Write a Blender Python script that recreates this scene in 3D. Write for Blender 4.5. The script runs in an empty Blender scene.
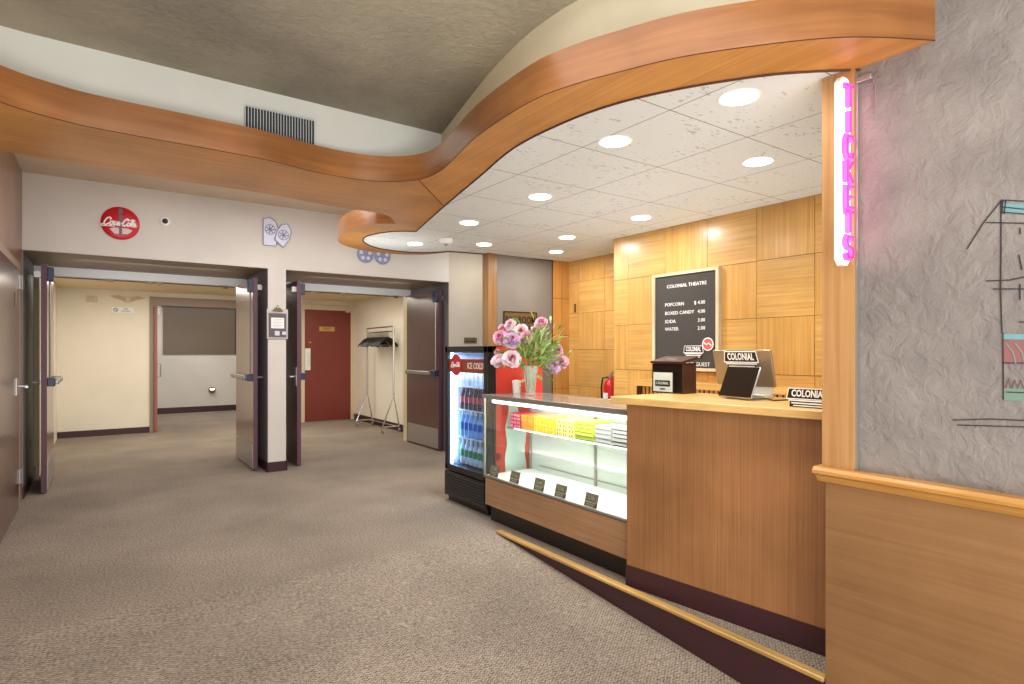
import bpy, bmesh, math, random
from mathutils import Matrix, Vector
random.seed(4)
S = bpy.context.scene
COL = S.collection
R = math.radians
PI = math.pi
# ---------------------------------------------------------------- site survey helpers (sight lines onto real planes)
FP, CH = 590.0, 1.35
def ray(px, py):
    l = (px-512)/FP
    return Vector((.5725+.8199*l, .8199-.5725*l, (352-py)/FP))
def pz(px, py, z=0.0):
    a = ray(px, py); t = (z-CH)/a.z; return Vector((a.x*t, a.y*t, z))
def pX(px, py, X):
    a = ray(px, py); t = X/a.x; return Vector((X, a.y*t, CH+a.z*t))
def pY(px, py, Y):
    a = ray(px, py); t = Y/a.y; return Vector((a.x*t, Y, CH+a.z*t))
def pd(px, py, d):
    a = ray(px, py); return Vector((a.x*d, a.y*d, CH+a.z*d))
# ---------------------------------------------------------------- materials
def nt(name):
    m = bpy.data.materials.new(name); m.use_nodes = True
    n = m.node_tree.nodes; l = m.node_tree.links
    return m, n, l, n['Principled BSDF']
def srgb(r, g, b):
    f = lambda c: (c/255/12.92) if c/255 <= .04045 else ((c/255+.055)/1.055)**2.4
    return (f(r), f(g), f(b), 1)
def setp(b, **k):
    for a, v in k.items():
        b.inputs[a.replace('_', ' ')].default_value = v
def plain(name, c, rough=.5, metal=0, noise=.06, scale=8, bump=0, bscale=200, coat=0, spec=None):
    m, n, l, b = nt(name)
    t = n.new('ShaderNodeTexCoord'); x = n.new('ShaderNodeTexNoise')
    x.inputs['Scale'].default_value = scale; x.inputs['Detail'].default_value = 4
    l.new(t.outputs['Object'], x.inputs['Vector'])
    mx = n.new('ShaderNodeMix'); mx.data_type = 'RGBA'
    mx.inputs[6].default_value = [v*(1-noise) for v in c[:3]]+[1]
    mx.inputs[7].default_value = [min(1, v*(1+noise)) for v in c[:3]]+[1]
    l.new(x.outputs['Fac'], mx.inputs[0]); l.new(mx.outputs[2], b.inputs['Base Color'])
    setp(b, Roughness=rough, Metallic=metal)
    if coat: b.inputs['Coat Weight'].default_value = coat; b.inputs['Coat Roughness'].default_value = .12
    if spec is not None: b.inputs['Specular IOR Level'].default_value = spec
    if bump:
        y = n.new('ShaderNodeTexNoise'); y.inputs['Scale'].default_value = bscale; y.inputs['Detail'].default_value = 6
        l.new(t.outputs['Object'], y.inputs['Vector'])
        bp = n.new('ShaderNodeBump'); bp.inputs['Strength'].default_value = bump; bp.inputs['Distance'].default_value = .01
        l.new(y.outputs['Fac'], bp.inputs['Height']); l.new(bp.outputs[0], b.inputs['Normal'])
    return m
def wood(name, c1, c2, axis='Z', rough=.35, fine=55, coat=.25, mott=.35):
    m, n, l, b = nt(name)
    t = n.new('ShaderNodeTexCoord'); mp = n.new('ShaderNodeMapping')
    sc = {'X': (1.2, fine, fine), 'Y': (fine, 1.2, fine), 'Z': (fine, fine, 1.2), 'H': (1.5, 1.5, fine)}[axis]
    mp.inputs['Scale'].default_value = sc
    l.new(t.outputs['Object'], mp.inputs['Vector'])
    x = n.new('ShaderNodeTexNoise'); x.inputs['Scale'].default_value = 1; x.inputs['Detail'].default_value = 5; x.inputs['Distortion'].default_value = .6
    l.new(mp.outputs[0], x.inputs['Vector'])
    cr = n.new('ShaderNodeValToRGB'); cr.color_ramp.elements[0].position = .32; cr.color_ramp.elements[1].position = .68
    cr.color_ramp.elements[0].color = c2; cr.color_ramp.elements[1].color = c1
    l.new(x.outputs['Fac'], cr.inputs[0])
    y = n.new('ShaderNodeTexNoise'); y.inputs['Scale'].default_value = 2.2; y.inputs['Detail'].default_value = 3
    l.new(t.outputs['Object'], y.inputs['Vector'])
    mx = n.new('ShaderNodeMix'); mx.data_type = 'RGBA'; mx.blend_type = 'MULTIPLY'
    c3 = n.new('ShaderNodeValToRGB'); c3.color_ramp.elements[0].color = (1-mott, 1-mott, 1-mott*1.1, 1); c3.color_ramp.elements[1].color = (1, 1, 1, 1)
    c3.color_ramp.elements[0].position = .3; c3.color_ramp.elements[1].position = .65
    l.new(y.outputs['Fac'], c3.inputs[0]); mx.inputs[0].default_value = 1
    l.new(cr.outputs[0], mx.inputs[6]); l.new(c3.outputs[0], mx.inputs[7]); l.new(mx.outputs[2], b.inputs['Base Color'])
    setp(b, Roughness=rough); b.inputs['Coat Weight'].default_value = coat; b.inputs['Coat Roughness'].default_value = .2
    return m
def emis(name, c, s, base=None):
    m, n, l, b = nt(name)
    b.inputs['Base Color'].default_value = base or c
    b.inputs['Emission Color'].default_value = c; b.inputs['Emission Strength'].default_value = s
    return m
def glass(name, tint=(1, 1, 1, 1), rough=0.0, refl=.9):
    m, n, l, b = nt(name)
    n.remove(b); o = n['Material Output']
    tr = n.new('ShaderNodeBsdfTransparent'); tr.inputs[0].default_value = tint
    gl = n.new('ShaderNodeBsdfGlossy'); gl.inputs['Roughness'].default_value = .03
    fr = n.new('ShaderNodeFresnel'); fr.inputs[0].default_value = 1.45
    mu = n.new('ShaderNodeMath'); mu.operation = 'MULTIPLY'; mu.inputs[1].default_value = refl
    mx = n.new('ShaderNodeMixShader')
    l.new(fr.outputs[0], mu.inputs[0]); l.new(mu.outputs[0], mx.inputs[0]); l.new(tr.outputs[0], mx.inputs[1]); l.new(gl.outputs[0], mx.inputs[2])
    l.new(mx.outputs[0], o.inputs[0])
    return m
def carpet(name):
    m, n, l, b = nt(name)
    t = n.new('ShaderNodeTexCoord'); sp = n.new('ShaderNodeSeparateXYZ'); l.new(t.outputs['Object'], sp.inputs[0])
    def mth(op, a, c=None):
        q = n.new('ShaderNodeMath'); q.operation = op
        for i, v in enumerate((a, c)):
            if v is None: continue
            if isinstance(v, (int, float)): q.inputs[i].default_value = v
            else: l.new(v, q.inputs[i])
        return q.outputs[0]
    zig = mth('MULTIPLY', mth('PINGPONG', mth('MULTIPLY', sp.outputs[0], 1), .012), .9)
    yy = mth('ADD', sp.outputs[1], zig)
    st = mth('PINGPONG', mth('MULTIPLY', yy, 1/.0085), 1.0)
    nz = n.new('ShaderNodeTexNoise'); nz.inputs['Scale'].default_value = 75; nz.inputs['Detail'].default_value = 3
    l.new(t.outputs['Object'], nz.inputs['Vector'])
    f = mth('ADD', mth('MULTIPLY', st, .3), mth('MULTIPLY', nz.outputs['Fac'], .8))
    cr = n.new('ShaderNodeValToRGB'); cr.color_ramp.elements[0].position = .3; cr.color_ramp.elements[1].position = .82
    cr.color_ramp.elements[0].color = srgb(92, 80, 70); cr.color_ramp.elements[1].color = srgb(184, 170, 154)
    l.new(f, cr.inputs[0])
    n2 = n.new('ShaderNodeTexNoise'); n2.inputs['Scale'].default_value = 1.3; n2.inputs['Detail'].default_value = 5
    l.new(t.outputs['Object'], n2.inputs['Vector'])
    c3 = n.new('ShaderNodeValToRGB'); c3.color_ramp.elements[0].color = (.72, .72, .72, 1); c3.color_ramp.elements[0].position = .3; c3.color_ramp.elements[1].position = .7
    l.new(n2.outputs['Fac'], c3.inputs[0])
    mx = n.new('ShaderNodeMix'); mx.data_type = 'RGBA'; mx.blend_type = 'MULTIPLY'; mx.inputs[0].default_value = 1
    l.new(cr.outputs[0], mx.inputs[6]); l.new(c3.outputs[0], mx.inputs[7]); l.new(mx.outputs[2], b.inputs['Base Color'])
    bp = n.new('ShaderNodeBump'); bp.inputs['Strength'].default_value = .5; bp.inputs['Distance'].default_value = .004
    l.new(f, bp.inputs['Height']); l.new(bp.outputs[0], b.inputs['Normal'])
    setp(b, Roughness=.95); b.inputs['Specular IOR Level'].default_value = .1
    return m
def plaster(name, c1, c2, bump=.6, scale=2.5, rough=.8, bs=14, lo=.35, hi=.65):
    m, n, l, b = nt(name)
    t = n.new('ShaderNodeTexCoord')
    x = n.new('ShaderNodeTexNoise'); x.inputs['Scale'].default_value = scale; x.inputs['Detail'].default_value = 4
    l.new(t.outputs['Object'], x.inputs['Vector'])
    cr = n.new('ShaderNodeValToRGB'); cr.color_ramp.elements[0].position = lo; cr.color_ramp.elements[1].position = hi
    cr.color_ramp.elements[0].color = c2; cr.color_ramp.elements[1].color = c1
    l.new(x.outputs['Fac'], cr.inputs[0]); l.new(cr.outputs[0], b.inputs['Base Color'])
    y = n.new('ShaderNodeTexNoise'); y.inputs['Scale'].default_value = bs; y.inputs['Detail'].default_value = 8; y.inputs['Roughness'].default_value = .6; y.inputs['Distortion'].default_value = .5
    l.new(t.outputs['Object'], y.inputs['Vector'])
    bp = n.new('ShaderNodeBump'); bp.inputs['Strength'].default_value = bump; bp.inputs['Distance'].default_value = .02
    l.new(y.outputs['Fac'], bp.inputs['Height']); l.new(bp.outputs[0], b.inputs['Normal'])
    setp(b, Roughness=rough)
    return m
def tilemat(name):
    m, n, l, b = nt(name)
    t = n.new('ShaderNodeTexCoord'); sp = n.new('ShaderNodeSeparateXYZ'); l.new(t.outputs['Object'], sp.inputs[0])
    def mth(op, a, c=None):
        q = n.new('ShaderNodeMath'); q.operation = op
        for i, v in enumerate((a, c)):
            if v is None: continue
            if isinstance(v, (int, float)): q.inputs[i].default_value = v
            else: l.new(v, q.inputs[i])
        return q.outputs[0]
    gx = mth('PINGPONG', mth('ADD', sp.outputs[0], 12-2.15), .3)
    gy = mth('PINGPONG', mth('ADD', sp.outputs[1], 12-1.81), .3)
    g = mth('GREATER_THAN', mth('MINIMUM', gx, gy), .0022)
    mp = n.new('ShaderNodeMapping'); mp.inputs['Scale'].default_value = (26, 60, 1); mp.inputs['Rotation'].default_value = (0, 0, .5)
    l.new(t.outputs['Object'], mp.inputs[0])
    x = n.new('ShaderNodeTexNoise'); x.inputs['Scale'].default_value = 1; x.inputs['Detail'].default_value = 3
    l.new(mp.outputs[0], x.inputs['Vector'])
    z = n.new('ShaderNodeTexNoise'); z.inputs['Scale'].default_value = 5; z.inputs['Detail'].default_value = 2
    l.new(t.outputs['Object'], z.inputs['Vector'])
    pit = mth('LESS_THAN', mth('ADD', x.outputs['Fac'], mth('MULTIPLY', z.outputs['Fac'], .35)), .84)
    s = mth('MULTIPLY', g, mth('ADD', mth('MULTIPLY', pit, .35), .65))
    mx = n.new('ShaderNodeMix'); mx.data_type = 'RGBA'
    mx.inputs[6].default_value = srgb(96, 88, 78); mx.inputs[7].default_value = srgb(232, 238, 238)
    l.new(s, mx.inputs[0]); l.new(mx.outputs[2], b.inputs['Base Color'])
    bp = n.new('ShaderNodeBump'); bp.inputs['Strength'].default_value = .5; bp.inputs['Distance'].default_value = .01
    l.new(s, bp.inputs['Height']); l.new(bp.outputs[0], b.inputs['Normal'])
    setp(b, Roughness=.9)
    return m
M = {}
M['carpet'] = carpet('carpet')
M['wallwhite'] = plaster('painted wall', srgb(212, 205, 196), srgb(202, 196, 188), .12, 1.5, .6, 30)
M['walltan'] = plaster('tan wall', srgb(192, 182, 166), srgb(182, 172, 156), .12, 1.5, .6, 30)
M['wallgrey'] = plaster('grey wall', srgb(126, 118, 108), srgb(114, 107, 98), .12, 1.5, .6, 30)
M['cream'] = plaster('cream wall', srgb(236, 228, 210), srgb(230, 222, 204), .1, 1.5, .6, 30)
M['upper'] = plaster('upper plaster', srgb(226, 228, 218), srgb(216, 218, 208), .1, 1.5, .7, 20)
M['upper2'] = plaster('upper plaster warm', srgb(236, 226, 196), srgb(216, 208, 178), .1, 1.5, .7, 20)
M['ceil'] = plaster('textured ceiling', srgb(186, 178, 156), srgb(142, 136, 122), .7, .9, .85, 22)
M['ceilv'] = plain('vestibule ceiling', srgb(226, 206, 170), .7)
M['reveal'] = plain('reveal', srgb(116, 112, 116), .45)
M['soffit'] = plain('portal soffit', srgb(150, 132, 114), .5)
M['recess'] = plain('recess ceiling', srgb(206, 184, 158), .7)
M['greyplaster'] = plaster('rough grey plaster', srgb(150, 142, 136), srgb(120, 114, 110), .75, 2.6, .6, 16)
M['tile'] = tilemat('acoustic tile')
M['woodX'] = wood('ribbon wood X', srgb(216, 154, 82), srgb(196, 134, 66), 'X', mott=.25, rough=.5, coat=.04)  # soffit wood, colour lightened in place of light from below
M['woodY'] = wood('ribbon wood Y', srgb(220, 158, 86), srgb(202, 138, 66), 'Y', mott=.25, rough=.5, coat=.06)  # soffit wood along Y, brightened through its colour likewise
M['face'] = wood('ribbon face wood', srgb(176, 116, 64), srgb(152, 94, 48), 'H', rough=.28, coat=.5, fine=30)  # darker ribbon wood for the upright sides, their shade put into the colour
M['panV'] = wood('panel wood vertical', srgb(224, 174, 98), srgb(202, 148, 74), 'Z', mott=.18)
M['panH'] = wood('panel wood horizontal', srgb(226, 178, 104), srgb(204, 152, 78), 'Y', mott=.22)
M['panX'] = wood('panel wood cross', srgb(206, 150, 78), srgb(180, 122, 56), 'Z', mott=.2)
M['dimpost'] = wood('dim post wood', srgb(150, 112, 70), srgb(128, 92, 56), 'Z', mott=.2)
M['post'] = wood('post wood', srgb(190, 144, 92), srgb(174, 126, 76), 'Z', mott=.2, fine=60)
M['counter'] = wood('counter veneer', srgb(168, 118, 74), srgb(146, 98, 58), 'Z', mott=.3, fine=150)
M['wainscot'] = wood('wainscot veneer', srgb(152, 112, 72), srgb(140, 100, 62), 'Y', mott=.25, fine=45)
M['casewood'] = wood('case veneer', srgb(176, 136, 98), srgb(156, 116, 80), 'Y', mott=.2)
M['rail'] = wood('chair rail oak', srgb(208, 154, 82), srgb(184, 128, 58), 'Y', mott=.2)
M['nosing'] = wood('nosing oak', srgb(214, 176, 106), srgb(186, 142, 74), 'Y', mott=.3)
M['worktop'] = wood('worktop maple', srgb(232, 192, 124), srgb(216, 170, 100), 'Y', mott=.12)
M['leftwood'] = wood('left wall walnut', srgb(150, 112, 84), srgb(124, 88, 64), 'Z', mott=.3)
M['base'] = plain('vinyl base', srgb(60, 30, 36), .4)
M['blackbase'] = plain('black kick', srgb(30, 22, 20), .4)
M['door'] = wood('door veneer maroon', srgb(98, 56, 46), srgb(82, 44, 38), 'Z', rough=.28, coat=.6, mott=.15)
M['doorrefl'] = wood('door veneer wall reflection', srgb(140, 104, 86), srgb(120, 86, 70), 'Z', rough=.28, coat=.8, mott=.12)  # same door veneer with the cream walls' reflection put into its colour
M['edge'] = plain('door edge plum', srgb(92, 56, 72), .45)
M['reddoor'] = plain('red door paint', srgb(122, 50, 40), .35, noise=.12, scale=2)
M['frame'] = plain('tan frame paint', srgb(212, 194, 158), .45)
M['framegrey'] = plain('grey brown frame', srgb(150, 132, 112), .45)
M['whitepaint'] = plain('white paint', srgb(226, 226, 222), .5)
M['steel'] = plain('brushed steel', srgb(176, 172, 168), .35, .75)
M['chrome'] = plain('chrome', srgb(210, 210, 210), .15, .95)
M['alu'] = plain('aluminium', srgb(160, 158, 150), .35, .6)
M['brass'] = plain('brass', srgb(200, 160, 80), .35, .6)
M['bronze'] = plain('bronze', srgb(118, 94, 64), .45, .5)
M['black'] = plain('black plastic', srgb(24, 22, 24), .35)
M['navy'] = plain('dark blue lock case', srgb(44, 50, 78), .4)
M['darkwood'] = plain('espresso box', srgb(62, 34, 24), .3)
M['darkbox'] = plain('espresso box front', srgb(30, 20, 16), .25)
M['felt'] = plain('letterboard felt', srgb(66, 62, 58), .9)
M['white'] = plain('white plastic', srgb(240, 240, 236), .4, noise=.01)
M['letter'] = plain('white letter', srgb(246, 244, 238), .5, noise=.01)
M['ink'] = plain('black ink', srgb(20, 18, 18), .5)
M['red'] = plain('cola red', srgb(196, 24, 34), .3, noise=.04)
M['redsoft'] = plain('fridge decal red', srgb(220, 66, 52), .4, noise=.05)
M['darkred'] = plain('dark red', srgb(130, 16, 26), .35)
M['signblue'] = plain('pewter relief', srgb(206, 208, 222), .4, .1)
M['signblue2'] = plain('pewter relief dark', srgb(134, 142, 172), .45, .1)
M['glass'] = glass('clear glass', (.98, 1, .99, 1), refl=.22)
M['glassgreen'] = glass('edge glass', (.90, .96, .93, 1), refl=.2)
M['fglass'] = glass('cooler glass', (.84, .91, 1, 1), refl=.15)
M['slide'] = plain('frosted sliding door', srgb(206, 216, 208), .3, noise=.02)
M['deck'] = plain('white deck', srgb(242, 244, 244), .5, noise=.01)
M['topglass'] = plain('smoked glass top', srgb(176, 172, 166), .12, .3)
M['disc'] = emis('lamp disc', (1, .97, .92, 1), 9)
M['tube'] = emis('case tube', (1, .98, .93, 1), 5)
M['strip'] = emis('cooler led strip', (.75, .85, 1, 1), 7)
M['neon'] = emis('pink neon', (1, .08, .42, 1), 5)
M['neonV'] = emis('magenta neon glow', (.80, .07, .50, 1), 1.0)
M['neonred'] = emis('neon red outline', (1, .03, .16, 1), 1.2)
M['neonwhite'] = emis('neon back plate', (1, .92, .97, 1), 1.1)
M['glow'] = emis('small wall lamp', (1, .9, .7, 1), 10)
M['screen'] = plain('dark screen', srgb(32, 28, 24), .12, noise=.3, scale=12)
M['farpanel'] = plain('brown window panel', srgb(104, 90, 74), .3)
M['leaf'] = plain('leaf', srgb(112, 150, 62), .5, noise=.35, scale=20)
M['leaf2'] = plain('leaf pale', srgb(172, 186, 118), .5, noise=.3, scale=20)
M['stem'] = plain('stem', srgb(96, 128, 56), .5)
M['petalp'] = plain('petal pink', srgb(240, 186, 206), .6, noise=.15, scale=30)
M['petalw'] = plain('petal white', srgb(248, 228, 234), .6, noise=.08, scale=30)
M['petall'] = plain('petal lilac', srgb(224, 192, 222), .6, noise=.15, scale=30)
M['magenta'] = plain('petal heart', srgb(206, 60, 130), .6)
M['crystal'] = plain('crystal', srgb(226, 232, 214), .1, noise=.25, scale=60)
M['crystal'].node_tree.nodes['Principled BSDF'].inputs['Alpha'].default_value = .42
M['teal'] = plain('mural teal', srgb(112, 156, 160), .7)
M['murred'] = plain('mural red', srgb(140, 92, 92), .7)
M['murgreen'] = plain('mural green', srgb(112, 138, 122), .7)
M['murink'] = plain('mural ink', srgb(48, 44, 46), .8)
M['groove'] = plain('groove', srgb(92, 54, 24), .7)
M['shadow_seam'] = plain('shadow_seam', srgb(80, 42, 24), .7)
M['grille'] = plain('grille slats', srgb(196, 200, 196), .5)
M['grilleblack'] = plain('grille dark', srgb(36, 40, 50), .6)
M['cola'] = plain('cola', srgb(70, 24, 16), .15)
M['water'] = plain('water bottle', srgb(130, 180, 228), .12)
M['water2'] = plain('pale bottle', srgb(206, 222, 232), .15)
M['blue'] = plain('blue label', srgb(40, 100, 190), .3)
M['green'] = plain('green label', srgb(70, 150, 90), .3)
M['fridgein'] = plain('cooler liner', srgb(200, 216, 240), .4)
def wmat(o):
    m = o.matrix_basis.copy()
    while o.parent: o = o.parent; m = o.matrix_basis @ m
    return m
# ---------------------------------------------------------------- mesh builder
class MB:
    def __init__(s, Mx=None):
        s.side = 0; s.vs, s.fs, s.mi, s.M, s.k = [], [], [], Mx or Matrix.Identity(4), 0
    def v(s, p):
        s.vs.append(s.M @ Vector(p)); return len(s.vs)-1
    def f(s, idx): s.fs.append(tuple(idx)); s.mi.append(s.k)
    def box(s, x0, y0, z0, x1, y1, z1):
        a = [s.v((x, y, z)) for z in (z0, z1) for y in (y0, y1) for x in (x0, x1)]
        for q in ((0, 2, 3, 1), (4, 5, 7, 6), (0, 1, 5, 4), (2, 6, 7, 3), (0, 4, 6, 2), (1, 3, 7, 5)): s.f([a[i] for i in q])
        return s
    def cbox(s, c, d): 
        return s.box(*[c[i]-d[i]/2 for i in range(3)], *[c[i]+d[i]/2 for i in range(3)])
    def prism(s, pts, z0, z1):
        ar = sum(pts[i][0]*pts[(i+1) % len(pts)][1]-pts[(i+1) % len(pts)][0]*pts[i][1] for i in range(len(pts)))
        if ar < 0: pts = list(reversed(pts))
        a = [s.v((p[0], p[1], z0)) for p in pts]; b = [s.v((p[0], p[1], z1)) for p in pts]; n = len(pts)
        s.f(reversed(a)); s.f(b)
        s.k += s.side
        for i in range(n): s.f((a[i], a[(i+1) % n], b[(i+1) % n], b[i]))
        s.k -= s.side
        return s
    def quad(s, *pts): s.f([s.v(p) for p in pts]); return s
    def strip(s, path, z0, z1):
        a = [s.v((p[0], p[1], z0)) for p in path]; b = [s.v((p[0], p[1], z1)) for p in path]
        for i in range(len(path)-1): s.f((a[i], a[i+1], b[i+1], b[i]))
        return s
    def tube(s, pts, r, n=8, closed=False, flat=1.0):
        P = [Vector(p) for p in pts]; N = len(P); rings = []; prev = None
        for i in range(N):
            if closed: t = P[(i+1) % N]-P[i-1]
            else: t = P[min(i+1, N-1)]-P[max(i-1, 0)]
            t.normalize()
            if prev is None:
                u = t.orthogonal().normalized()
            else:
                u = (prev-t*prev.dot(t)).normalized()
            prev = u; w = t.cross(u)
            rr = r[i] if isinstance(r, (list, tuple)) else r
            rings.append([s.v(P[i]+(u*math.cos(2*PI*k/n)+w*math.sin(2*PI*k/n))*rr) for k in range(n)])
        for i in range(N if closed else N-1):
            A, B = rings[i], rings[(i+1) % N]
            for k in range(n): s.f((A[k], A[(k+1) % n], B[(k+1) % n], B[k]))
        if not closed: s.f(reversed(rings[0])); s.f(rings[-1])
        return s
    def lathe(s, prof, n=24, c=(0, 0, 0), cap=True):
        rings = [[s.v((c[0]+r*math.cos(2*PI*k/n), c[1]+r*math.sin(2*PI*k/n), c[2]+z)) for k in range(n)] for r, z in prof]
        for A, B in zip(rings, rings[1:]):
            for k in range(n): s.f((A[k], A[(k+1) % n], B[(k+1) % n], B[k]))
        if cap: s.f(reversed(rings[0])); s.f(rings[-1])
        return s
    def ball(s, c, r, n=10, sq=(1, 1, 1)):
        m = n//2; prof = []
        old = s.M
        s.M = old @ Matrix.Translation(c) @ Matrix.Diagonal((*[r*q for q in sq], 1))
        s.lathe([(max(.02, math.sin(PI*i/m)), -math.cos(PI*i/m)) for i in range(m+1)], n)
        s.M = old; return s
    def text(s, body, size, x=0, y=0, z=0, ext=.0008, bold=0, sx=1, shear=0, align='CENTER'):
        cu = bpy.data.curves.new('t', 'FONT'); cu.body = body; cu.size = size; cu.extrude = ext; cu.offset = bold
        cu.align_x = align; cu.align_y = 'CENTER'; cu.resolution_u = 2; cu.shear = shear
        ob = bpy.data.objects.new('t', cu); COL.objects.link(ob)
        dg = bpy.context.evaluated_depsgraph_get(); me = bpy.data.meshes.new_from_object(ob.evaluated_get(dg))
        b = len(s.vs)
        for q in me.vertices: s.vs.append(s.M @ Vector((x+q.co.x*sx, y+q.co.y, z+q.co.z)))
        for p in me.polygons: s.fs.append(tuple(b+i for i in p.vertices)); s.mi.append(s.k)
        bpy.data.objects.remove(ob); bpy.data.curves.remove(cu); bpy.data.meshes.remove(me)
        return s
    def build(s, name, mats, parent=None, bevel=0, ang=35, local=False):
        me = bpy.data.meshes.new(name)
        vs = s.vs
        if parent is not None and not local:
            inv = wmat(parent).inverted(); vs = [inv @ v for v in vs]
        me.from_pydata([tuple(v) for v in vs], [], s.fs)
        if not isinstance(mats, (list, tuple)): mats = [mats]
        for m in mats: me.materials.append(M[m] if isinstance(m, str) else m)
        for p, k in zip(me.polygons, s.mi): p.material_index = k; p.use_smooth = True
        me.update(); me.set_sharp_from_angle(angle=R(ang))
        o = bpy.data.objects.new(name, me); COL.objects.link(o)
        if parent is not None: o.parent = parent
        if bevel:
            md = o.modifiers.new('bevel', 'BEVEL'); md.width = bevel; md.segments = 2; md.limit_method = 'ANGLE'
        return o
def basis(o, r, u):
    r = Vector(r).normalized(); u = Vector(u).normalized(); n = r.cross(u)
    m = Matrix.Identity(4)
    for i in range(3): m[i][0], m[i][1], m[i][2], m[i][3] = r[i], u[i], n[i], o[i]
    return m
def onX(o): return basis(o, (0, -1, 0), (0, 0, 1))      # faces -X
def onY(o): return basis(o, (1, 0, 0), (0, 0, 1))       # faces -Y
def onL(o): return basis(o, (0, 1, 0), (0, 0, 1))       # faces +X
def thing(name, label, cat, loc=(0, 0, 0), rotz=0, group=None):
    o = bpy.data.objects.new(name, None); COL.objects.link(o)
    o.location = loc; o.rotation_euler = (0, 0, rotz); o.empty_display_size = .05
    o.matrix_basis = Matrix.Translation(loc) @ Matrix.Rotation(rotz, 4, 'Z')
    o['label'] = label; o['category'] = cat
    if group: o['group'] = group
    return o
def tag(o, label, cat, group=None):
    o['label'] = label; o['category'] = cat
    if group: o['group'] = group
    return o
def st(o): o['kind'] = 'structure'; return o
def sroot(name, loc):
    o = bpy.data.objects.new(name, None); COL.objects.link(o); o.matrix_basis = Matrix.Translation(loc)
    o.location = loc; o['kind'] = 'structure'; return o
def crom(P, k=6):
    out = []
    P = [Vector(p) for p in P]
    for i in range(len(P)-1):
        a, b, c, d = P[max(i-1, 0)], P[i], P[i+1], P[min(i+2, len(P)-1)]
        for j in range(k):
            t = j/k
            out.append(.5*((2*b)+(c-a)*t+(2*a-5*b+4*c-d)*t*t+(3*b-a-3*c+d)*t**3))
    out.append(P[-1]); return out
# ================================================================= ROOM SHELL
SL = .09; YB = 3.66
def fz(y): return -SL*(YB-y) if y < YB else 0.0
XW = 2.44       # plane of the near right wall
f = MB()
f.quad((-3, -3, fz(-3)), (XW, -3, fz(-3)), (XW, YB, 0), (-3, YB, 0))
f.quad((-3, YB, 0), (XW, YB, 0), (XW, 15.2, 0), (-3, 15.2, 0))
f.quad((XW, .9, 0), (5.4, .9, 0), (5.4, 15.2, 0), (XW, 15.2, 0))
st(f.build('floor', 'carpet'))
# ribbon paths (plan)
outer = [(-1.0, -3), (-.98, 1.6), (-.86, 2.6), (-.62, 3.18), (-.364, 3.449), (-.157, 3.55), (.05, 3.585), (.73, 3.60), (1.061, 3.67), (1.297, 3.685), (1.463, 3.649), (1.606, 3.56), (1.693, 3.43), (1.712, 3.25), (1.681, 3.04),
         (1.59, 2.583), (1.565, 2.111), (1.609, 1.868), (1.70, 1.644), (1.79, 1.46), (1.93, 1.27), (2.10, 1.08), (2.252, .965), (2.46, .85)]
inner = [(2.46, 1.10), (2.40, 1.145), (2.225, 1.30), (2.11, 1.445), (1.985, 1.644), (1.88, 1.89), (1.83, 2.18), (1.835, 2.61), (1.96, 3.174), (2.141, 3.976), (2.374, 4.943)]
lin = [(2.374, 4.943), (2.19, 5.09), (2.095, 5.40), (2.164, 5.70), (2.383, 5.95), (2.668, 6.04), (2.96, 5.96), (3.16, 5.72)]
back = [(-1.9, -3), (-1.9, 4.25), (-.45, 4.28), (0, 4.36), (.542, 4.376), (.887, 4.38), (1.289, 4.44), (1.602, 4.48), (1.80, 4.47), (1.95, 4.55), (2.10, 4.77)]
lout = [(2.10, 4.77), (1.955, 4.875), (1.88, 5.12), (1.865, 5.42), (1.94, 5.80), (2.11, 6.06), (2.406, 6.23), (2.74, 6.24), (3.01, 6.10), (3.19, 5.78)]
def xy(L): return [Vector((p[0], p[1], 0)) for p in L]
oc = crom(xy(outer), 5); ic = crom(xy(inner), 5); lic = crom(xy(lin), 6); loc_ = crom(xy(lout), 6)
bc = xy(back[:3])+crom(xy(back[3:]), 5)
ZS, ZR = 2.46, 2.625
# split of the ribbon at the mitre
ks = min(range(len(oc)), key=lambda i: (oc[i]-Vector((1.68, 3.47, 0))).length)
kj = min(range(len(ic)), key=lambda i: (ic[i]-Vector((2.141, 3.976, 0))).length)
right = oc[ks:]+ic[:kj+1]
left = oc[:ks+1]+ic[kj:]+lic[1:]+xy([(3.6, 5.65), (4.5, 5.58), (4.5, 5.66), (3.6, 5.71)])+list(reversed(loc_))[0:]+list(reversed(bc))[1:]
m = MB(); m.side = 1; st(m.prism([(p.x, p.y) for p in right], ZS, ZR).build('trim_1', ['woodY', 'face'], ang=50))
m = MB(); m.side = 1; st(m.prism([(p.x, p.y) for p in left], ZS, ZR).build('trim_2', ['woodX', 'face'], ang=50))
# dark tubes drawn as the shadow line between ribbon and tile, and at the lower edge of the vertical face
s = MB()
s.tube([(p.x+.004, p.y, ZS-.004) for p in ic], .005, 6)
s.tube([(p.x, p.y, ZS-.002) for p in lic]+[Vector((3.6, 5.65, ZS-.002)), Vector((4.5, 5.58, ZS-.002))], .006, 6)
st(s.build('trim_3', 'shadow_seam'))
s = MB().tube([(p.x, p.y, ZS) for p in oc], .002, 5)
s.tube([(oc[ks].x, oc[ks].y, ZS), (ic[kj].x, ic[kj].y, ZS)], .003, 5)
st(s.build('trim_4', 'shadow_seam'))
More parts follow.
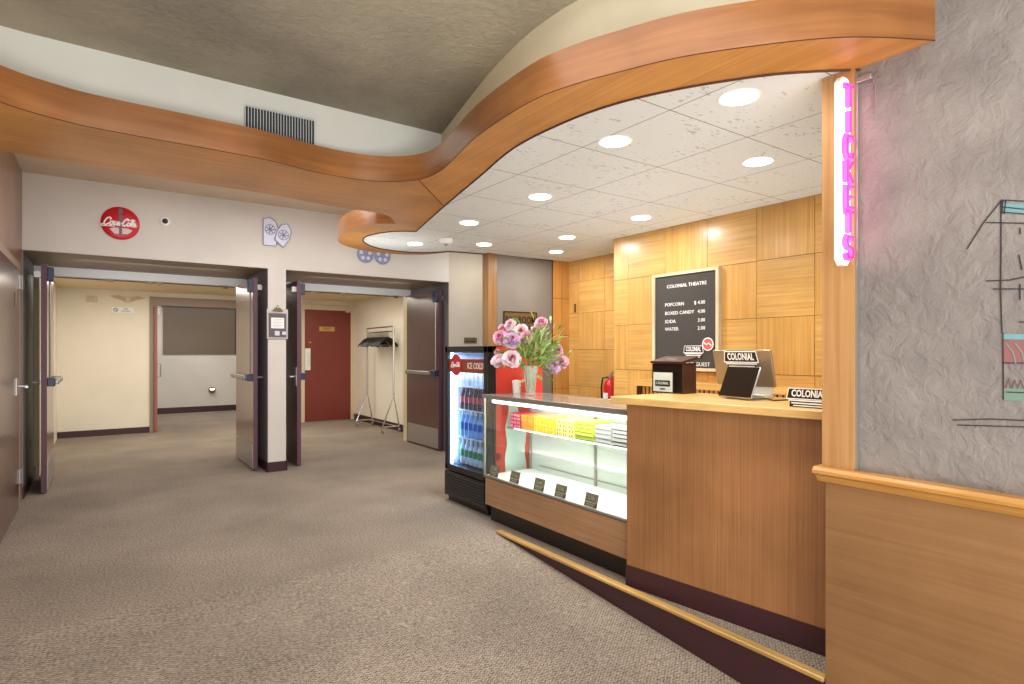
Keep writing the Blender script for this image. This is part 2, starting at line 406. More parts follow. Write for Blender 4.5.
# plaster above the ribbon
def offset(path, d):
    out = []
    for i, p in enumerate(path):
        t = (path[min(i+1, len(path)-1)]-path[max(i-1, 0)]).normalized()
        out.append(p+Vector((-t.y, t.x, 0))*d)
    return out
ZC = 2.93
upl = xy([(-1.15, -3), (-1.13, 1.7), (-1.05, 2.8), (-.85, 3.5)])
st(MB().strip(crom(upl, 5)+xy([(-.55, 3.74), (-.3, 3.77), (2.03, 3.80)]), ZR-.02, ZC+.2).build('wall_upper_left', 'upper', ang=60))
upr = crom(xy([(2.03, 3.80), (1.87, 3.1), (1.80, 2.77), (1.744, 2.36), (1.76, 2.0), (1.86, 1.7), (2.0, 1.45), (2.2, 1.22), (2.46, 1.05)]), 5)
st(MB().strip(upr, ZR-.02, ZC+.2).build('wall_upper_right', 'upper2', ang=60))
st(MB().box(-2.2, -3, ZC, 5.4, 3.9, ZC+.05).build('ceiling', 'ceil'))
st(MB().box(-2.2, 3.9, 3.0, 5.4, 7.3, 3.05).build('ceiling_recess', 'recess'))
# tile ceiling of the alcove
tp = [(p.x, p.y) for p in ic]+[(p.x, p.y) for p in lic[1:]]+[(3.6, 5.65), (4.5, 5.58), (5.0, 5.62), (5.0, .9), (2.5, .9), (2.5, 1.1)]
st(MB().prism(tp, ZS+.003, ZS+.03).build('ceiling_alcove', 'tile'))
# left walls
st(MB().box(-.70, 4.3, 0, -.585, 6.99, 3.0).build('wall_left', 'leftwood'))
st(MB().box(-2.0, 4.28, 0, -.70, 4.4, 3.0).build('wall_left_return', 'wallwhite'))
st(MB().box(-2.0, -3, -.7, -1.9, 4.3, 3.0).build('wall_left_near', 'wallwhite'))
# door wall with two portals
YD, YE = 7.0, 8.25
PX = [(-.585, 1.546), (1.74, 3.85)]
ZH = 2.29
w = MB()
w.box(-.70, YD, ZH, PX[1][1], YD+.12, 3.05)
w.box(-.70, YD, 0, -.585, YD+.12, ZH)
w.box(PX[0][1], YD, 0, PX[1][0], YD+.12, ZH)
st(MB().box(PX[1][1], YD, 0, 5.0, YD+.12, 3.05).build('wall_back_right', 'walltan'))
st(w.build('wall_back', 'wallwhite'))
w = MB()
w.box(-.70, YD+.12, 0, -.585, YE+.1, ZH); w.box(PX[0][1], YD+.12, 0, PX[1][0], YE+.1, ZH); w.box(PX[1][1], YD+.12, 0, 4.0, YE+.1, ZH)
st(w.build('wall_portal', 'reveal'))
st(MB().box(-.70, YD+.02, ZH-.004, 4.0, YE+.1, ZH+.05).build('ceiling_portal', 'soffit'))
# thin reveal faces on front corners (same tone as the portal)
w = MB()
for a, b in PX:
    w.box(a-.001, YD+.004, 0, a+.003, YD+.13, ZH); w.box(b-.003, YD+.004, 0, b+.001, YD+.13, ZH)
st(w.build('trim_5', 'reveal'))
# frame headers and jambs of the door sets
w = MB()
for a, b in PX:
    w.box(a, YE-.06, ZH-.10, b, YE+.06, ZH-.004)
st(w.build('trim_6', 'whitepaint'))
w = MB()
for a, b in PX:
    w.box(a, YE-.05, 0, a+.045, YE+.1, ZH-.1); w.box(b-.045, YE-.05, 0, b, YE+.1, ZH-.1)
st(w.build('trim_7', 'frame'))
# base on the door wall
w = MB()
for a, b in ((PX[0][1]-.006, PX[1][0]+.006), (PX[1][1]-.004, 4.9)):
    w.box(a, YD-.012, 0, b, YD+.0, .11)
w.box(PX[0][1]-.012, YD-.012, 0, PX[0][1], YE, .11); w.box(PX[1][0], YD-.012, 0, PX[1][0]+.012, YE, .11)
w.box(-.585, YD, 0, -.573, YE, .11); w.box(-.585, 5.0, 0, -.573, 5.4, .11)
st(w.build('baseboard_back', 'base'))
# vestibule
YV = 11.6
w = MB()
w.box(-.66, YE+.1, 0, -.55, YV, 2.36)
st(w.build('wall_vestibule_left', 'cream'))
st(MB().box(4.2, YE+.1, 0, 4.32, YV, 2.36).box(3.85, YE+.1, 0, 4.3, YE+.2, 2.36).build('wall_vestibule_right', 'cream'))
w = MB()
w.box(-.66, YV, 0, .70, YV+.12, 2.6); w.box(2.65, YV, 0, 4.4, YV+.12, 2.6); w.box(.70, YV, 2.17, 2.65, YV+.12, 2.6)
st(w.build('wall_vestibule_far', 'cream'))
st(MB().box(-.7, YE+.06, 2.36, 4.35, YV+.05, 2.42).build('ceiling_vestibule', 'ceilv'))
w = MB()
w.box(.68, YV-.02, 0, .74, YV+.14, 2.14); w.box(2.61, YV-.02, 0, 2.67, YV+.14, 2.14); w.box(.68, YV-.02, 2.14, 2.67, YV+.14, 2.28)
st(w.build('trim_8', 'framegrey'))
w = MB(); w.box(-.55, YV-.012, 0, .68, YV, .10); w.box(2.67, YV-.012, 0, 3.2, YV, .1); w.box(4.188, YE+.2, 0, 4.2, YV, .12); w.box(4.1, YV-.012, 0, 4.2, YV, .12)
st(w.build('baseboard_vestibule', 'base'))
# far room
w = MB(); w.box(-2, 14.9, 0, 5, 15, 2.7); w.box(-2, YV+.12, 0, -1.9, 15, 2.7); w.box(4.9, YV+.12, 0, 5, 15, 2.7)
st(w.build('wall_far_room', 'wallwhite'))
st(MB().box(-2, YV+.12, 2.6, 5, 15, 2.66).build('ceiling_far_room', 'cream'))
st(MB().box(-1.9, 14.885, 0, 4.9, 14.9, .13).build('baseboard_far_room', 'base'))
# alcove walls: wood panelling in squares
def panelling(name, X, y0, y1, zt, cells_y, rows_z, flip=0, returns=None):
    m = MB(); m.k = 2
    m.box(X, y0, 0, X+.1, y1, zt)
    for i in range(len(cells_y)-1):
        for j in range(len(rows_z)-1):
            m.k = (i+j+flip) % 2
            a, b, c, d = cells_y[i]+.0018, cells_y[i+1]-.0018, rows_z[j]+.0018, rows_z[j+1]-.0018
            m.box(X-.008, a, c, X, b, d)
    return m
rows = [0, .31, .745, 1.18, 1.61, 2.05, 2.47]
m = panelling('w', 4.16, .9, 4.19, 2.47, [.9, 1.3, 1.75, 2.2, 2.65, 3.10, 3.55, 4.0, 4.19], rows, 0)
m.k = 0; m.box(4.155, 4.185, 0, 4.76, 4.195, 2.47)
st(m.build('wall_right_alcove', ['panV', 'panH', 'groove']))
m = panelling('w', 4.76, 4.23, 5.6, 2.47, [4.24, 4.5, 4.95, 5.40, 5.60], [0, .5, .94, 1.38, 1.82, 2.2, 2.47], 1)
st(m.build('wall_alcove_recess', ['panV', 'panH', 'groove']))
YBR = 5.60
m = MB(); m.k = 1; m.box(4.5, YBR-.02, 0, 4.78, YBR+.06, 2.47); m.k = 0
for a, b in ((4.5, 4.63), (4.634, 4.755)):
    for c, d in ((0, .9), (.905, 1.55), (1.555, 2.0), (2.005, 2.47)): m.box(a+.001, YBR-.028, c, b, YBR-.02, d)
st(m.build('wall_alcove_return', ['panX', 'groove']))
st(MB().box(3.68, YBR, 0, 4.52, YBR+.1, 2.47).build('wall_ballroom', 'wallgrey'))
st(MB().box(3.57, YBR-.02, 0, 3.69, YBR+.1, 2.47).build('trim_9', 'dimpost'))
# near right wall
YW = 1.126
st(MB().box(XW, -3, .86, XW+.14, YW, 3.0).build('wall_right', 'greyplaster'))
st(MB().box(XW+.02, YW, 2.47, XW+.14, 2.0, 3.0).build('wall_right_upper', 'greyplaster'))
st(MB().box(XW-.03, YW-.002, .86, XW+.14, 1.247, 2.462).build('trim_10', 'post'))
st(MB().box(XW-.015, -3, -.7, XW+.14, 1.24, .86).build('wall_right_lower', 'wainscot'))
m = MB()
m.prism([(XW-.068, .858), (XW-.068, .872), (XW-.055, .886), (XW+.02, .886), (XW+.02, .82), (XW-.02, .82), (XW-.045, .852)], 0, 4.27)
for i, v in enumerate(m.vs): m.vs[i] = Vector((v.x, 1.27-v.z, v.y))
m.fs = [tuple(reversed(q)) for q in m.fs]
st(m.build('trim_11', 'rail', bevel=.003))
st(MB().box(XW-.018, YW-.012, .88, XW+.01, YW-.002, 2.44).build('trim_12', 'alu'))
# platform riser and oak nosing along the sloping floor
m = MB(); a = [(XW-.012, 1.24, fz(1.24)), (XW-.012, YB, 0), (XW-.012, YB, .004), (XW-.012, 1.24, .004)]
m.quad(*reversed(a)); m.quad((XW-.012, 1.24, .004), (XW-.012, YB, .004), (XW+.01, YB, .004), (XW+.01, 1.24, .004))
st(m.build('baseboard_platform', 'base'))
st(MB().box(XW-.026, 1.245, .0, XW+.022, YB+.01, .022).build('trim_13', 'nosing', bevel=.006))

# ================================================================= DOUBLE DOORS
def leaf(n, X, side, mat, name):
    """leaf standing open in the portal; side = +1 push side faces +X, -1 faces -X"""
    y0, y1 = 7.14, 8.17
    r = sroot(name, (X, y1, 0))
    MB().box(X-.022, y0+.004, .012, X+.022, y1, 2.19).build('door_panel', mat, r)
    MB().box(X-.0225, y0, .012, X+.0225, y0+.004, 2.19).build('door_edge', 'edge', r)
    s = side; fx = X+s*.022
    def bx(a, b, c, d, e, g): return (min(a, b), c, e, max(a, b), d, g)
    MB().box(*bx(fx, fx+s*.004, y0+.03, y1-.03, .03, .30)).build('kick_plate', 'steel', r)
    MB().box(*bx(fx, fx+s*.06, y0+.015, y0+.16, 1.02, 1.10)).build('lock_case', 'navy', r, bevel=.006)
    b = MB().box(*bx(fx+s*.03, fx+s*.085, y0+.14, y1-.12, 1.035, 1.085)); b.box(*bx(fx, fx+s*.07, y1-.14, y1-.08, 1.03, 1.09))
    b.build('panic_bar', 'alu', r, bevel=.008)
    MB().box(*bx(fx, fx+s*.05, y0+.01, y0+.11, 2.03, 2.16)).build('top_latch', 'navy', r, bevel=.005)
    MB().tube([(fx+s*.02, y0+.07, 1.09), (fx+s*.02, y0+.07, 2.06)], .009, 8).build('vertical_rod', 'alu', r)
    g = X-s*.022
    h = MB().box(*bx(g, g-s*.006, y0+.03, y0+.10, .95, 1.17)); h.tube([(g-s*.006, y0+.06, 1.06), (g-s*.06, y0+.06, 1.06), (g-s*.065, y0+.15, 1.06)], .011, 8)
    h.build('pull_lever', 'steel', r)
    cl = MB().box(*bx(g, g-s*.055, y0+.03, y0+.10, 2.06, 2.12)); cl.tube([(g-s*.04, y0+.06, 2.09), (g-s*.10, y0+.10, 2.10)], .008, 6)
    cl.build('keeper', 'steel', r)
    return r
leaf(1, -.437, 1, 'doorrefl', 'door_1')
leaf(2, 1.443, -1, 'doorrefl', 'door_2')
leaf(3, 1.925, 1, 'door', 'door_3')
leaf(4, 3.80, -1, 'door', 'door_4')
# closers tucked under the portal headers
for i, (a, b) in enumerate(PX):
    m = MB()
    m.tube([(a+.15, YE-.09, 2.17), (b-.15, YE-.09, 2.17)], .007, 6)
    for q in (.32, .5, .55, .88): m.cbox((a+(b-a)*q, YE-.09, 2.165), (.06, .03, .03))
    tag(m.build('door_coordinator', 'bronze'), ['thin metal door coordinator rod across the left doorway head', 'thin metal door coordinator rod across the right doorway head'][i], 'door hardware')
# door in the left wood wall
YL0, YL1 = 5.35, 6.72
r = sroot('door_5', (-.58, 6.85, 0))
MB().box(-.600, 5.10, .01, -.574, 6.62, 2.06).build('door_panel', 'door', r)
m = MB()
m.box(-.59, 6.62, 0, -.572, 6.70, 2.06); m.box(-.59, 5.0, 2.06, -.572, 6.70, 2.12)
m.build('door_frame', 'framegrey', r)
for z in (.28, 1.95):
    MB().box(-.573, 6.57, z-.06, -.560, 6.66, z+.06).tube([(-.555, 6.615, z-.065), (-.555, 6.615, z+.065)], .009, 8).build('hinge', 'alu', r)
MB().box(-.573, 6.36, .99, -.566, 6.52, 1.13).tube([(-.57, 6.45, 1.06), (-.51, 6.45, 1.06), (-.50, 6.33, 1.06)], .011, 8).build('door_handle', 'steel', r)
MB().box(-.573, 6.28, 1.72, -.568, 6.40, 1.84).build('door_sign', 'bronze', r)
# vestibule red door
x0 = pY(304, 400, YV).x; x1 = pY(350, 400, YV).x
r = sroot('door_6', (x1, YV, 0))
MB().box(x0, YV-.03, .01, x1, YV+.0, 2.17).build('door_panel', 'reddoor', r)
m = MB(); m.box(x0-.08, YV-.05, 0, x0, YV, 2.27); m.box(x1, YV-.05, 0, x1+.08, YV, 2.27); m.box(x0, YV-.05, 2.17, x1, YV, 2.27)
m.build('door_frame', 'frame', r)
MB().box(x0+.01, YV-.045, 1.00, x0+.11, YV-.03, 1.42).tube([(x0+.06, YV-.045, 1.1), (x0+.06, YV-.08, 1.12), (x0+.06, YV-.08, 1.32), (x0+.06, YV-.045, 1.34)], .01, 8).build('pull_plate', 'whitepaint', r)
MB().lathe([(.03, 0), (.03, .02), (.02, .03)], 14, (x0+.10, YV-.05, 1.52)).build('deadbolt', 'brass', r)
c = pY(327, 329, YV-.035)
m = MB(onY(c)); m.box(-.15, -.045, 0, .15, .045, .006); e = m.build('exit_plate', 'brass', r)
MB(onY((c.x, c.y-.007, c.z))).text('EXIT', .075, bold=.001).build('lettering', 'bronze', e)
# far opening leaf, seen edge on
r = sroot('door_7', (.78, YV+.13, 0))
MB().box(.745, YV-.06, .01, .79, YV+.86, 2.12).build('door_panel', plain('pink brown edge', srgb(150, 88, 78), .4), r)
MB().tube([(.795, YV, 1.15), (.84, YV-.01, 1.15), (.84, YV-.01, .93), (.795, YV, .93)], .01, 8).build('pull_handle', 'alu', r)
MB().box(.79, YV-.05, 1.98, .83, YV+.03, 2.09).build('top_latch', 'whitepaint', r)
# far room framed brown panel
a = pY(163, 307, 14.88); b = pY(235, 354, 14.88)
r = thing('framed_panel', 'large brown panel with thin black frame on the far room wall', 'panel', (a.x, 14.88, b.z))
MB().box(a.x, 14.87, b.z, b.x, 14.885, a.z).build('panel_face', 'farpanel', r)
m = MB(); m.box(a.x-.03, 14.86, a.z, b.x+.04, 14.885, a.z+.04); m.box(b.x, 14.86, b.z, b.x+.04, 14.885, a.z)
m.build('panel_frame', 'black', r)
c = pY(212, 390, 14.86)
r = thing('wall_lamp', 'small round step lamp low on the far room wall', 'lamp', (c.x, 14.88, c.z))
MB(onY((c.x, 14.88, c.z))).lathe([(.07, 0), (.07, .03), (.05, .05)], 18).build('lamp_body', 'bronze', r)
MB(onY((c.x, 14.83, c.z+.02))).cbox((0, 0, 0), (.08, .03, .006)).build('lamp_lens', 'glow', r)
# vestibule small wall items
c = pY(123, 310, YV-.01)
r = thing('no_smoking_sign', 'small white no smoking sign on the cream vestibule wall', 'sign', (c.x, YV-.01, c.z))
MB(onY((c.x, YV-.002, c.z))).box(-.15, -.045, 0, .15, .045, .008).build('sign_plate', 'white', r)
m = MB(onY((c.x, YV-.012, c.z))); m.tube([(-.10+.028*math.cos(t*PI/8), .028*math.sin(t*PI/8), 0) for t in range(16)], .004, 5, True); m.tube([(-.12, .02, 0), (-.08, -.02, 0)], .004, 5)
m.build('no_smoking_symbol', 'ink', r)
MB(onY((c.x+.04, YV-.012, c.z))).text('NO', .035, 0, .018).text('SMOKING', .03, 0, -.018).build('lettering', 'ink', r)
c = pY(92, 299, YV)
r = thing('thermostat', 'small beige two piece wall plate high on vestibule wall', 'wall plate', (c.x, YV, c.z))
MB().box(c.x-.07, YV-.02, c.z-.05, c.x-.01, YV, c.z+.05).build('plate', 'frame', r, bevel=.004)
MB().box(c.x+.01, YV-.02, c.z-.05, c.x+.07, YV, c.z+.05).build('plate', 'frame', r, bevel=.004)
c = pY(128, 300, YV)
m = MB(onY((c.x, YV, c.z)))
for s_ in (-1, 1):
    for k in range(4): m.tube([(s_*.03, -.03+k*.02, .004), (s_*.12, .01+k*.018, .008), (s_*(.24-.03*k), .05+.006*k, .004)], .008, 5)
m.box(-.035, -.05, 0, .035, .06, .012)
tag(m.build('winged_emblem', 'frame'), 'faint cream winged relief emblem above the no smoking sign', 'wall ornament')
c = pY(356.5, 287, YV-.05)
m = MB().box(4.02, YV-.06, 2.14, 4.1, YV, 2.2)
tag(m.build('door_sensor', 'frame'), 'small cream sensor box beside the top of the red door', 'sensor')

# ================================================================= COAT RACK
X1, Y1r, Y2r = 4.04, 9.25, 10.45
r = thing('coat_rack', 'chrome rolling coat rack by the cream vestibule wall', 'coat rack', (X1, (Y1r+Y2r)/2, 0))
MB().tube([(X1, Y1r, 1.78), (X1, Y2r, 1.78)], .014, 10).build('hanging_bar', 'chrome', r)
MB().tube([(X1, Y1r+.03, 1.70), (X1, Y2r-.03, 1.70)], .010, 10).build('hanging_bar', 'chrome', r)
for yy in (Y1r, Y2r):
    MB().tube([(X1, yy, 1.79), (X1, yy, .62)], .017, 10).build('upright', 'chrome', r)
    MB().tube([(X1-.2, yy, .09), (X1, yy, .62), (X1+.1, yy, .09)], .016, 8).build('leg_frame', 'chrome', r)
    MB().tube([(X1-.2, yy, .10), (X1+.1, yy, .10)], .009, 8).build('foot_bar', 'chrome', r)
    for s_ in (-1, 1):
        x = X1-.05+s_*.15
        wq = MB(); wq.M = basis((x, yy, .035), (0, 1, 0), (0, 0, 1)); wq.lathe([(.02, -.014), (.035, -.012), (.035, .012), (.02, .014)], 16)
        wq.build('caster', 'alu', r)
MB().tube([(X1+.05, Y1r, .10), (X1+.05, Y2r, .10)], .009, 8).build('bottom_bar', 'chrome', r)
def hanger_mb():
    m = MB()
    m.tube([(.0, 0, .0), (.012, 0, .02), (.0, 0, .035), (-.02, 0, .028)], .0035, 6)
    m.tube([(0, 0, 0), (0, 0, -.045)], .004, 6)
    m.tube([(0, 0, -.04), (.08, 0, -.062), (.2, 0, -.13), (.22, 0, -.155)], [.009, .010, .011, .008], 8)
    m.tube([(0, 0, -.04), (-.08, 0, -.062), (-.2, 0, -.13), (-.22, 0, -.155)], [.009, .010, .011, .008], 8)
    m.tube([(-.2, 0, -.135), (.2, 0, -.135)], .006, 6)
    return m
h0 = None
for k in range(20):
    yy = Y1r+.14+k*.048
    if h0 is None: h0 = hanger_mb().build('coat_hanger', 'black'); o = h0
    else: o = h0.copy(); COL.objects.link(o)
    o.location = (X1-.045, yy, 1.655); o.rotation_euler = (0, 0, random.uniform(.2, .55)); o.scale = (.95, 1.5, 1.35)
    tag(o, 'black plastic coat hanger on the chrome rolling rack', 'hanger', 'hangers on the coat rack')

# ================================================================= DOOR WALL ITEMS
def cola_script(m, w, r=.012):
    """flowing script word, drawn with strokes; w = total width, centred on the origin"""
    k = w/8.6
    def T(pts, rr=r): m.tube([((x-4.3+.25*y)*k, y*k, 0) for x, y in [(p.x, p.y) for p in crom([Vector((a, b, 0)) for a, b in pts], 5)]], rr, 5)
    T([(1.3, .75), (1.5, 1.1), (1.1, 1.45), (.5, 1.0), (.15, 0), (.25, -.75), (.75, -.9), (1.3, -.4)])           # C
    T([(.2, -.6), (-.5, -1.0), (-.1, -1.35), (1.6, -1.2), (3.0, -1.35)], r*.7)                                    # tail
    T([(2.0, .25), (1.6, .0), (1.55, -.55), (1.9, -.85), (2.3, -.5), (2.25, .05), (2.0, .25), (2.4, .35)])         # o
    T([(3.05, .1), (2.85, .25), (2.6, 0), (2.6, -.6), (2.9, -.8), (3.25, -.4)])                                   # c
    T([(3.95, .2), (3.6, .2), (3.4, -.3), (3.5, -.8), (3.8, -.6), (4.0, .15), (3.9, -.5), (4.1, -.8), (4.35, -.5)])  # a
    T([(4.3, -.1), (4.75, 0)], r*.8)                                                                               # hyphen
    T([(6.0, .8), (6.1, 1.25), (5.7, 1.4), (5.2, .9), (4.9, -.1), (5.05, -.75), (5.5, -.85), (5.95, -.4)])          # C
    T([(5.5, 1.4), (6.2, .9), (7.0, 1.3), (8.0, 1.0)], r*.7)
    T([(6.55, .25), (6.2, 0), (6.15, -.55), (6.45, -.85), (6.85, -.5), (6.8, .05), (6.55, .25)])
    T([(7.05, -.3), (7.45, .7), (7.45, 1.25), (7.2, 1.1), (7.1, 0), (7.15, -.7), (7.45, -.7)])
    T([(8.15, .2), (7.8, .2), (7.6, -.3), (7.7, -.8), (8.0, -.6), (8.2, .15), (8.1, -.5), (8.3, -.8), (8.6, -.5)])
c = pY(120.5, 223.5, YD)
r = thing('cola_sign', 'round red cola disc sign with white script above the left doorway', 'sign', (c.x, YD, c.z))
MB(onY((c.x, YD, c.z))).lathe([(.160, 0), (.162, .008), (.135, .022), (.07, .030), (.01, .032)], 48).build('disc', 'red', r, ang=60)
m = MB(onY((c.x, YD-.033, c.z-.0))); cola_script(m, .27, .0078); m.build('script_lettering', 'letter', r)
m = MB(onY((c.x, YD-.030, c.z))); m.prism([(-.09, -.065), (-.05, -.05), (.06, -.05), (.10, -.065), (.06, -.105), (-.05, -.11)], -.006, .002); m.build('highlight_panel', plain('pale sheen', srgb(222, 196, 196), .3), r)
m = MB(onY((c.x, YD-.028, c.z))); m.prism([(-.02, .09), (.02, .09), (.015, .14), (-.015, .14)], 0, .006); m.prism([(-.012, -.12), (.012, -.12), (.014, .08), (-.014, .08)], 0, .005)
m.build('bottle_emblem', plain('bottle emblem', srgb(120, 92, 100), .3), r)
c = pY(165, 221.5, YD)
r = thing('dome_camera', 'small white dome security camera with dark lens above doorway', 'camera', (c.x, YD, c.z))
MB(onY((c.x, YD, c.z))).lathe([(.042, 0), (.045, .012), (.03, .022), (.028, .023)], 24).build('housing', 'white', r)
MB(onY((c.x, YD-.022, c.z))).lathe([(.027, 0), (.022, .014), (.008, .022)], 20).build('lens', 'black', r)
# pewter relief of two overlapping plaques
c = pY(277, 233, YD)
r = thing('plaque_relief', 'pale pewter relief of two overlapping plaques above the pillar', 'wall ornament', (c.x, YD, c.z))
def roset(m, x, y, R_, n=7):
    m.tube([(x+R_*math.cos(2*PI*i/16), y+R_*math.sin(2*PI*i/16), .012) for i in range(16)], .004, 5, True)
    for i in range(n): m.tube([(x, y, .014), (x+R_*.85*math.cos(2*PI*i/n), y+R_*.85*math.sin(2*PI*i/n), .012)], .006, 5)
m = MB(onY((c.x, YD, c.z))); arch = [(-.15, -.15), (-.01, -.15), (.01, .05), (-.02, .13), (-.08, .165), (-.15, .14)]
m.prism(arch, 0, .012); m.build('arched_plaque', 'signblue', r)
m = MB(onY((c.x, YD-.012, c.z))); heart = [(-.03, -.08), (.06, -.16), (.13, -.06), (.15, .04), (.11, .11), (.05, .10), (.0, .03)]
m.prism(heart, 0, .012); m.build('tilted_plaque', 'signblue', r)
m = MB(onY((c.x, YD-.002, c.z))); roset(m, -.075, .03, .055); m.tube([(*p, .014) for p in arch], .005, 5, True); m.build('rosette', 'signblue2', r)
m = MB(onY((c.x, YD-.014, c.z))); roset(m, .065, -.02, .055); m.tube([(*p, .012) for p in heart], .005, 5, True); m.build('rosette', 'signblue2', r)
# film reels, partly behind the ribbon lobe
c = pY(374, 258, YD)
r = thing('film_reel_ornament', 'blue grey pair of film reels under the round ceiling lobe', 'wall ornament', (c.x, YD, c.z))
for i, dx in enumerate((-.115, .105)):
    m = MB(onY((c.x+dx, YD-.001-.004*i, c.z+.035))); m.M = m.M @ Matrix.Diagonal((.85, .85, 1, 1))
    m.k = 0; m.lathe([(.125, 0), (.125, .012), (.11, .016)], 32)
    m.k = 1
    for k in range(5):
        an = 2*PI*k/5+.3; m.lathe([(.028, .012), (.028, .019), (.018, .02)], 14, (.068*math.cos(an), .068*math.sin(an), 0))
    m.build('reel', ['signblue2', 'signblue'], r)
# clipboard holder on pillar
c = pY(277.5, 324, YD-.01)
r = thing('clipboard', 'dark clipboard with a white notice hung on the pillar', 'clipboard', (c.x, YD, c.z))
MB(onY((c.x, YD, c.z))).box(-.115, -.17, 0, .115, .17, .012).build('board', 'steel', r, bevel=.003)
MB(onY((c.x, YD-.012, c.z))).box(-.095, -.15, 0, .095, .12, .004).build('notice_backing', plain('notice dark', srgb(96, 84, 88), .5), r)
MB(onY((c.x, YD-.017, c.z))).box(-.07, -.05, 0, .07, .07, .002).build('notice_sheet', 'white', r)
m = MB(onY((c.x, YD-.020, c.z)))
for k in range(6): m.box(-.055, .05-k*.017, 0, .055-.02*(k % 2), .053-k*.017, .001)
m.build('printed_lines', 'signblue2', r)
MB(onY((c.x, YD-.017, c.z))).box(-.03, -.13, 0, .02, -.08, .003).build('badge', 'signblue', r)
MB(onY((c.x, YD-.017, c.z))).box(.05, -.12, 0, .09, -.085, .003).build('badge', 'signblue', r)
m = MB(onY((c.x, YD-.012, c.z))); m.prism([(-.06, .14), (.06, .14), (.03, .18), (-.03, .18)], 0, .02); m.tube([(-.015, .18, .01), (0, .215, .01), (.015, .18, .01)], .004, 6)
m.build('clip', 'bronze', r)
# small sign on wall beyond fridge
c = pY(470.5, 340.5, YD)
r = thing('room_sign', 'small bronze lettered plate on tan wall above the drinks fridge', 'sign', (c.x, YD, c.z))
MB(onY((c.x, YD, c.z))).box(-.10, -.04, 0, .10, .04, .008).build('plate', 'bronze', r)
MB(onY((c.x, YD-.009, c.z))).tube([(.03, .015, 0), (.045, .028, 0), (.06, .015, 0)], .004, 5).box(-.08, -.02, 0, -.03, -.006, .001).box(-.02, -.02, 0, .07, -.006, .001).build('lettering', 'ink', r)
# ballroom sign
c = pY(520, 320, YBR)
r = thing('ballroom_sign', 'bronze framed BALLROOM sign on the dark grey alcove wall', 'sign', (c.x, YBR, c.z))
MB(onY((c.x, YBR, c.z))).box(-.24, -.095, 0, .24, .095, .012).build('plate', 'bronze', r)
m = MB(onY((c.x, YBR-.012, c.z)))
for a in ((-.24, .085, .24, .095), (-.24, -.095, .24, -.085), (-.24, -.095, -.23, .095), (.23, -.095, .24, .095)): m.box(a[0], a[1], 0, a[2], a[3], .006)
m.build('border', 'darkbox', r)
MB(onY((c.x, YBR-.014, c.z-.005))).text('BALLROOM', .115, bold=.002, sx=.72).build('lettering', 'ink', r)
MB(onY((c.x, YBR-.014, c.z))).box(-.17, -.076, 0, .19, -.068, .002).build('underline', 'ink', r)
# air grille on upper plaster
Yg = 3.77
a = pY(245, 105, Yg); b = pY(314, 140, Yg)

r = thing('air_grille', 'dark slotted air return grille on the white upper wall', 'vent', (a.x, Yg, b.z))
gz = pY(314, 121, Yg).z; gb = gz-.17
MB().box(a.x, Yg-.006, gb, b.x, Yg+.02, gz).build('backing', 'grilleblack', r)
m = MB(); n_ = 24
for k in range(n_+1):
    x = a.x+(b.x-a.x)*k/n_; m.box(x-.0022, Yg-.010, gb, x+.0022, Yg-.006, gz)
for z in (gb, gz): m.box(a.x, Yg-.012, z-.004, b.x, Yg-.004, z+.004)
m.build('slats', 'grille', r)

# ================================================================= DOWNLIGHTS
DLE = 10
def downlight(x, y, label):
    r = thing('ceiling_downlight', label, 'ceiling light', (x, y, ZS), 0, 'recessed downlights in the tiled ceiling')
    MB().lathe([(.072, .002), (.088, -.001), (.092, .003)], 32, (x, y, ZS)).build('trim_ring', 'white', r)
    MB().lathe([(.001, 0), (.074, 0), (.074, .003)], 32, (x, y, ZS-.003)).build('lens', 'disc', r)
    l = bpy.data.lights.new('downlight', 'AREA'); l.shape = 'DISK'; l.size = .14; l.energy = DLE; l.color = (1, .97, .92)
    o = bpy.data.objects.new('downlight_lamp', l); COL.objects.link(o); o.location = (x, y, ZS-.006)
DL = [((739, 98), 'large recessed downlight nearest the neon sign, at the curved wood edge'), ((615, 142), 'recessed downlight second from the front along the curved wood edge'),
      ((758, 162), 'recessed downlight over the counter in front of the menu wall'), ((540, 197), 'recessed downlight third from the front along the curved wood edge'),
      ((469, 223), 'recessed downlight just in front of the smoke detector'), ((415, 244), 'recessed downlight inside the round end lobe of the ceiling'),
      ((484, 244.6), 'recessed downlight just right of the smoke detector'), ((567, 237.6), 'recessed downlight behind the middle of the alcove ceiling'),
      ((556, 252), 'recessed downlight nearest the ballroom sign wall'), ((641, 218), 'recessed downlight near the corner of the menu wall')]
for (px, py), lb in DL:
    p = pz(px, py, ZS); downlight(p.x, p.y, lb)
p = pz(446, 239, ZS)
r = thing('smoke_detector', 'white smoke detector on the tiled ceiling', 'smoke detector', (p.x, p.y, ZS))
MB().lathe([(.03, -.05), (.05, -.045), (.065, -.02), (.07, 0)], 24, (p.x, p.y, ZS)).build('housing', 'white', r)
MB().lathe([(.012, -.065), (.02, -.05)], 12, (p.x, p.y, ZS)).build('sensor_cap', 'alu', r)

